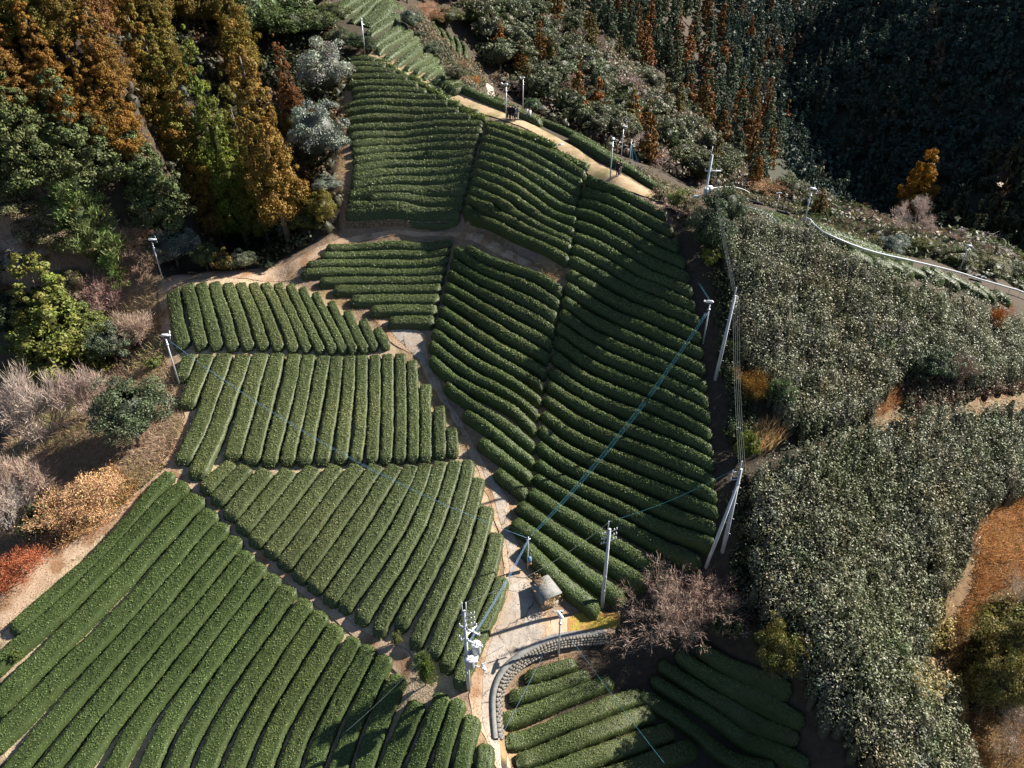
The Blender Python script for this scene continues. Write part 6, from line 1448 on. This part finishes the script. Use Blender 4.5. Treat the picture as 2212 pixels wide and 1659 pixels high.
# control post beside the lane
cp_, hc = foot(1140, 1230, 1160)
ctl = thing('control_post', 'short post with a control box beside the concrete lane', 'post', cp_, 0.3)
MB().tube((0, 0, -0.3), (0, 0, hc), 0.06, 0.05, 8).build('pole', M_STEEL, ctl, True)
MB().box((0.1, -0.12, hc * 0.33), (0.26, 0.22, 0.5)).build('control_box', M_BLUEBOX, ctl)
MB().box((0.12, -0.14, hc * 0.23), (0.2, 0.2, 0.2)).build('meter_box', M_ORANGE, ctl)
MB().box((0, 0, hc * 0.93), (0.36, 0.07, 0.07)).build('bracket', M_STEEL, ctl)

# ---------------------------------------------------------------- cables
def cable(a, b, sag, r, mat, label, name='power_cable', group=None, n=24):
    a = np.asarray(a, float); b = np.asarray(b, float)
    t = np.linspace(0, 1, n)[:, None]
    P = a * (1 - t) + b * t; P[:, 2] -= sag * 4 * (t * (1 - t))[:, 0]
    return MB().path(P - a, r, 5).build(name, mat, None, True, loc=a, label=label, cat='cable', group=group)
top_r = at(F_r, h_r * 0.82); top_c = at(ctl, hc * 0.95)
for k in range(4):
    o = np.array([(k - 1.5) * 0.13, (k % 2) * 0.12, -0.07 * k])
    cable(top_r + o * 0.5, top_c + o * 0.4, 1.2 + 0.12 * k, 0.006, M_CABLE, 'teal cable of the bundle slung over the dark slope to the control post', group='teal cable bundle')
for k in range(2):
    o = np.array([0, k * 0.12, -0.08 * k])
    cable(at(F_l2, h_l2 * 0.95) + o, top_c + o, 2.0 + 0.2 * k, 0.008, M_BLUECABLE, 'blue cable slung over the sunlit rows to the control post', group='blue cables over the sunlit rows')
for k in range(3):
    o = np.array([0.05 * k, 0.06 * k, -0.06 * k])
    cable(top_c + o, at(U1p, 4.6) + o, 0.35 + .05 * k, 0.011, M_BLUECABLE, 'blue cable from the control post to the transformer pole', group='cables at the transformer pole')
top_d = at(P_rig, h_rig * 0.9)
for k in range(2):
    o = np.array([0.12 * k, 0, -0.05 * k])
    cable(top_d + o, at(F_r, h_r) + o, 1.3, 0.008, M_CABLE, 'teal cable from the ridge cluster down to the fan in the gap', group='teal cables from the ridge cluster')
    cable(top_d + o, at(F_c, 0.2) + np.array([2.6, -0.4, -0.2]) + o, 0.3, 0.014, M_CABLE, 'teal cable hanging down at the ridge cluster', group='teal cables at the ridge cluster')
for k in range(4):
    o = np.array([0.22 * k - 0.2, 0, -0.3 * k])
    cable(at(U5p, hU5 - 0.7, (0.35, 0)) + o, at(U2p, hU2 - 0.5) + o, 0.5 + 0.08 * k, 0.008, M_WIRE, 'grey wire strung between the leaning and the braced pole', group='wires along the dark gap')
    cable(at(U4p, hU4 - 1.2, (0.3, 0)) + o, at(U5p, hU5 - 0.5, (0.35, 0)) + o, 0.5 + 0.08 * k, 0.006, M_WIRE, 'grey wire strung from the ridge pole to the leaning pole', group='wires from the ridge pole')
cable(at(U3p, hU3), at(U2p, hU2 - 0.4), 0.5, 0.010, M_CABLE, 'thin wire from the three-armed pole to the braced pole')
cable(at(U3p, hU3), at(U1p, hU1), 0.9, 0.010, M_WIRE, 'thin wire from the three-armed pole to the transformer pole')
e0 = hit([(770, 1720)])[0]
cable(at(U1p, hU1 - 0.7), np.array([e0[0], e0[1], gzp(e0) + 7.0]), 0.5, 0.011, M_WIRE, 'thin wire from the transformer pole past the lower rows')
e1 = hit([(1420, 1720)])[0]; s1 = hit([(1232, 1384)])[0]
cable((s1[0], s1[1], gzp(s1) + 0.15), (e1[0], e1[1], gzp(e1) + 4.0), 0.15, 0.009, M_CABLE, 'teal cable running over the sunken rows to the lower right')
e2 = hit([(1075, 1640)])[0]; s2 = hit([(1176, 1412)])[0]
cable((s2[0], s2[1], gzp(s2) + 0.5), (e2[0], e2[1], gzp(e2) + 1.8), 0.1, 0.008, M_BLUECABLE, 'pale cable from the curved wall down over the sunken rows')
g1 = hit([(1089, 1396)])[0]
cable(at(U1p, 5.0, (0.4, 0.1)), (g1[0], g1[1], gzp(g1)), 0.02, 0.012, M_WIRE, 'guy wire of the transformer pole anchored at the lane', 'guy_wire')
cable(at(F_e, h_e * 0.8), at(F_f, h_f * 0.75), 0.35, 0.018, M_CABLE, 'sagging cable between the two fans by the pale pipe')

# pale pipe with its posts, and rolled black netting
pw = hit(PIPE_PX, 0.9)
pw = resample(smooth_poly(pw, 2), 1.5)
pz = gz(pw[:, 0], pw[:, 1]) + 0.95
pr = thing('pale_pipe', 'long pale pipe on low posts along the right-hand ridge', 'pipe', (pw[0][0], pw[0][1], pz[0] - 0.95))
b0 = np.array(pr.location)
MB().path(np.column_stack([pw, pz]) - b0, 0.075, 8).build('tube', M_HOSE, pr, True)
MB().path(np.column_stack([pw + 0.25, pz - 0.25]) - b0, 0.03, 6).build('thin_tube', M_DARK, pr, True)
for i in range(1, len(pw) - 1, 2):
    MB().tube((pw[i][0] - b0[0], pw[i][1] - b0[1], pz[i] - b0[2]), (pw[i][0] - b0[0], pw[i][1] - b0[1], pz[i] - 1.2 - b0[2]), 0.03, None, 6).build('post', M_STEEL, pr)
c0 = at(U4p, hU4 * 0.46, (0.5, 0)); q = hit([(1617, 430)])[0]
cable(c0, (q[0], q[1], gzp(q) + 1.2), -0.55, 0.05, M_WHITE, 'white bowed conduit leaving the ridge pole', 'white_conduit')
nr = np.random.default_rng(3)
for k, (u, v, w, lb) in enumerate([(1570, 432, 26, 'black netting roll nearest the ridge pole'), (1632, 440, 34, 'black netting roll at the end of the white conduit'), (1690, 462, 30, 'black netting heap between the two pipe fans'), (1880, 520, 36, 'black netting roll behind the pipe by the long hedges'), (2112, 604, 26, 'black netting roll right of the far fan')]):
    p = hit([(u - w / 2, v), (u + w / 2, v + w * 0.25)]); P = resample(p, 0.25)
    P3 = np.column_stack([P + nr.normal(0, 0.05, P.shape), gz(P[:, 0], P[:, 1]) + 0.55 + nr.normal(0, 0.06, len(P))])
    MB().path(P3 - P3[0], np.clip(0.24 + nr.normal(0, 0.05, len(P)), 0.12, 0.4), 9).build('netting_roll', M_TARP, None, True, loc=P3[0], label=lb, cat='netting', group='rolls of black netting')
wp = hit([(1212, 314)])[0]
MB().box((0, 0, 0.05), (0.55, 0.35, 0.09), 0.3).build('white_sack', M_WHITE, loc=(wp[0], wp[1], gzp(wp) + 0.04), label='small white sack lying at the edge of the ridge path', cat='sack')

# ---------------------------------------------------------------- people on the ridge path
def cloth(name, c): return mat_noise(name, tuple(np.array(c) * 0.8), tuple(np.array(c) * 1.15), 12, 0.85, 0.2)
M_SKIN = cloth('skin', (0.50, 0.32, 0.24))
def skin_mesh(name, verts, edges, radii, mat, parent, sub=1):
    me = bpy.data.meshes.new(name); me.from_pydata(verts, edges, []); me.materials.append(mat)
    o = obj(name, me, parent)
    m = o.modifiers.new('skin', 'SKIN'); m.use_smooth_shade = True
    for i, r in enumerate(radii):
        me.skin_vertices[0].data[i].radius = (r, r) if not hasattr(r, '__len__') else r
        me.skin_vertices[0].data[i].use_root = (i == 0)
    s = o.modifiers.new('sub', 'SUBSURF'); s.levels = sub; s.render_levels = sub
    return o
def person(u, v, rot, H, jacket, trousers, hair, label, arm=0.0, long_coat=False, stride=0.0):
    p = hit([(u, v)])[0]
    t = thing('person', label, 'person', (p[0], p[1], gzp(p) + 0.04), rot, 'people on the ridge path')
    k = H / 1.7
    hipz, shz = 0.90 * k, 1.40 * k
    V = [(0, 0, hipz), (0, 0, 1.12 * k), (0, 0, 1.36 * k), (0, 0, 1.46 * k), (0, 0.015, 1.55 * k), (0, 0.02, 1.64 * k), (0, 0.115, 1.575 * k)]
    E = [(0, 1), (1, 2), (2, 3), (3, 4), (4, 5), (4, 6)]
    R = [(0.15 * k, 0.11 * k), (0.14 * k, 0.10 * k), (0.16 * k, 0.10 * k), 0.055 * k, (0.08 * k, 0.095 * k), (0.07 * k, 0.08 * k), 0.014 * k]
    JV = [(0, 0, hipz - (0.25 * k if long_coat else 0.04)), (0, 0, 1.12 * k), (0, 0, 1.35 * k), (0, 0, 1.42 * k)]
    JE = [(0, 1), (1, 2), (2, 3)]; JR = [(0.19 * k, 0.14 * k), (0.17 * k, 0.125 * k), (0.18 * k, 0.12 * k), 0.09 * k]
    TV = [(0, 0, hipz + 0.02)]; TE = []; TR = [(0.155 * k, 0.115 * k)]
    for s in (-1, 1):
        f = s * stride
        i = len(V); V += [(s * 0.09 * k, 0, 0.84 * k), (s * 0.10 * k, 0.02 + f * 0.5, 0.48 * k), (s * 0.10 * k, f, 0.08 * k), (s * 0.11 * k, f + 0.15 * k, 0.035 * k)]
        E += [(0, i), (i, i + 1), (i + 1, i + 2), (i + 2, i + 3)]; R += [0.085 * k, 0.06 * k, 0.045 * k, 0.038 * k]
        j = len(TV); TV += [(s * 0.09 * k, 0, 0.84 * k), (s * 0.10 * k, 0.02 + f * 0.5, 0.48 * k), (s * 0.10 * k, f, 0.10 * k)]
        TE += [(0, j), (j, j + 1), (j + 1, j + 2)]; TR += [0.10 * k, 0.078 * k, 0.065 * k]
        i = len(V); bend = arm if s > 0 else arm * 0.5
        el = (s * 0.25 * k, -0.03 + 0.10 * bend, 1.10 * k); wr_ = (s * (0.25 - 0.08 * bend) * k, 0.04 + 0.26 * bend, (0.88 + 0.26 * bend) * k)
        hd = (wr_[0], wr_[1] + 0.05, wr_[2] - 0.07 * k)
        V += [(s * 0.19 * k, 0, 1.37 * k), el, wr_, hd]; E += [(2, i), (i, i + 1), (i + 1, i + 2), (i + 2, i + 3)]; R += [0.06 * k, 0.045 * k, 0.034 * k, 0.04 * k]
        for fk in range(4):
            V.append((hd[0] + (fk - 1.5) * 0.02 * k, hd[1] + 0.03, hd[2] - (0.07 + 0.012 * (fk in (1, 2))) * k)); E.append((i + 3, len(V) - 1)); R.append(0.009 * k)
        V.append((hd[0] - s * 0.045 * k, hd[1] + 0.04, hd[2] - 0.01 * k)); E.append((i + 3, len(V) - 1)); R.append(0.010 * k)
        j = len(JV); JV += [(s * 0.19 * k, 0, 1.37 * k), el, wr_]; JE += [(2, j), (j, j + 1), (j + 1, j + 2)]; JR += [0.078 * k, 0.062 * k, 0.05 * k]
    skin_mesh('body', V, E, R, M_SKIN, t)
    skin_mesh('trousers', TV, TE, TR, trousers, t)
    skin_mesh('coat' if long_coat else 'jacket', JV, JE, JR, jacket, t)
    MB().ball((0, -0.012, 1.60 * k), (0.088 * k, 0.098 * k, 0.105 * k), 10, 7).build('hair', hair, t, True)
    for s in (-1, 1):
        MB().ball((s * 0.105 * k, s * stride + 0.06 * k, 0.035 * k), (0.05 * k, 0.13 * k, 0.05 * k), 8, 5).build('shoe', C_BLACK, t, True)
    return t
C_BLACK = cloth('black_cloth', (0.018, 0.018, 0.022)); C_NAVY = cloth('navy_cloth', (0.03, 0.04, 0.08)); C_JEAN = cloth('denim', (0.08, 0.16, 0.33)); C_PALE = cloth('pale_cloth', (0.62, 0.62, 0.60)); C_GREY = cloth('grey_cloth', (0.20, 0.22, 0.24)); C_TAN = cloth('tan_cloth', (0.45, 0.34, 0.24))
H_BLK = cloth('black_hair', (0.012, 0.010, 0.009)); H_BRN = cloth('brown_hair', (0.16, 0.08, 0.04)); H_FAIR = cloth('fair_hair', (0.40, 0.28, 0.16))
person(1096.5, 258, 2.2, 1.62, C_BLACK, C_NAVY, H_FAIR, 'fair-haired person in dark clothes half behind the left fan pole', 0.4)
person(1102, 259.5, 0.9, 1.70, C_BLACK, C_BLACK, H_BRN, 'brown-haired person in a black coat, second in the standing group', 0.8, True)
person(1108.2, 261.5, -0.4, 1.76, C_BLACK, C_NAVY, H_BLK, 'black-haired person all in black in the middle of the group', 0.6, True)
person(1113, 263, 1.6, 1.66, C_NAVY, C_NAVY, H_BLK, 'person in a navy jacket near the right of the standing group', 0.3)
person(1118.5, 261, 1.9, 1.64, C_GREY, C_PALE, H_BLK, 'person in pale trousers at the right of the standing group', 0.2)
person(1139, 263, 1.2, 1.63, C_PALE, C_JEAN, H_BLK, 'person in a pale jacket, left of the couple', 0.3, stride=0.08)
person(1144.5, 264.5, 1.0, 1.60, C_PALE, C_JEAN, H_BRN, 'person in blue jeans, right of the couple', 0.2, stride=0.06)
person(1333.5, 383, 2.6, 1.68, C_BLACK, C_BLACK, H_BRN, 'brown-haired person in black beside the ridge fan cluster', 0.6, True)
person(1338, 380.5, -1.2, 1.70, C_BLACK, C_GREY, H_BLK, 'dark figure behind the brown-haired person at the fan cluster', 0.4)
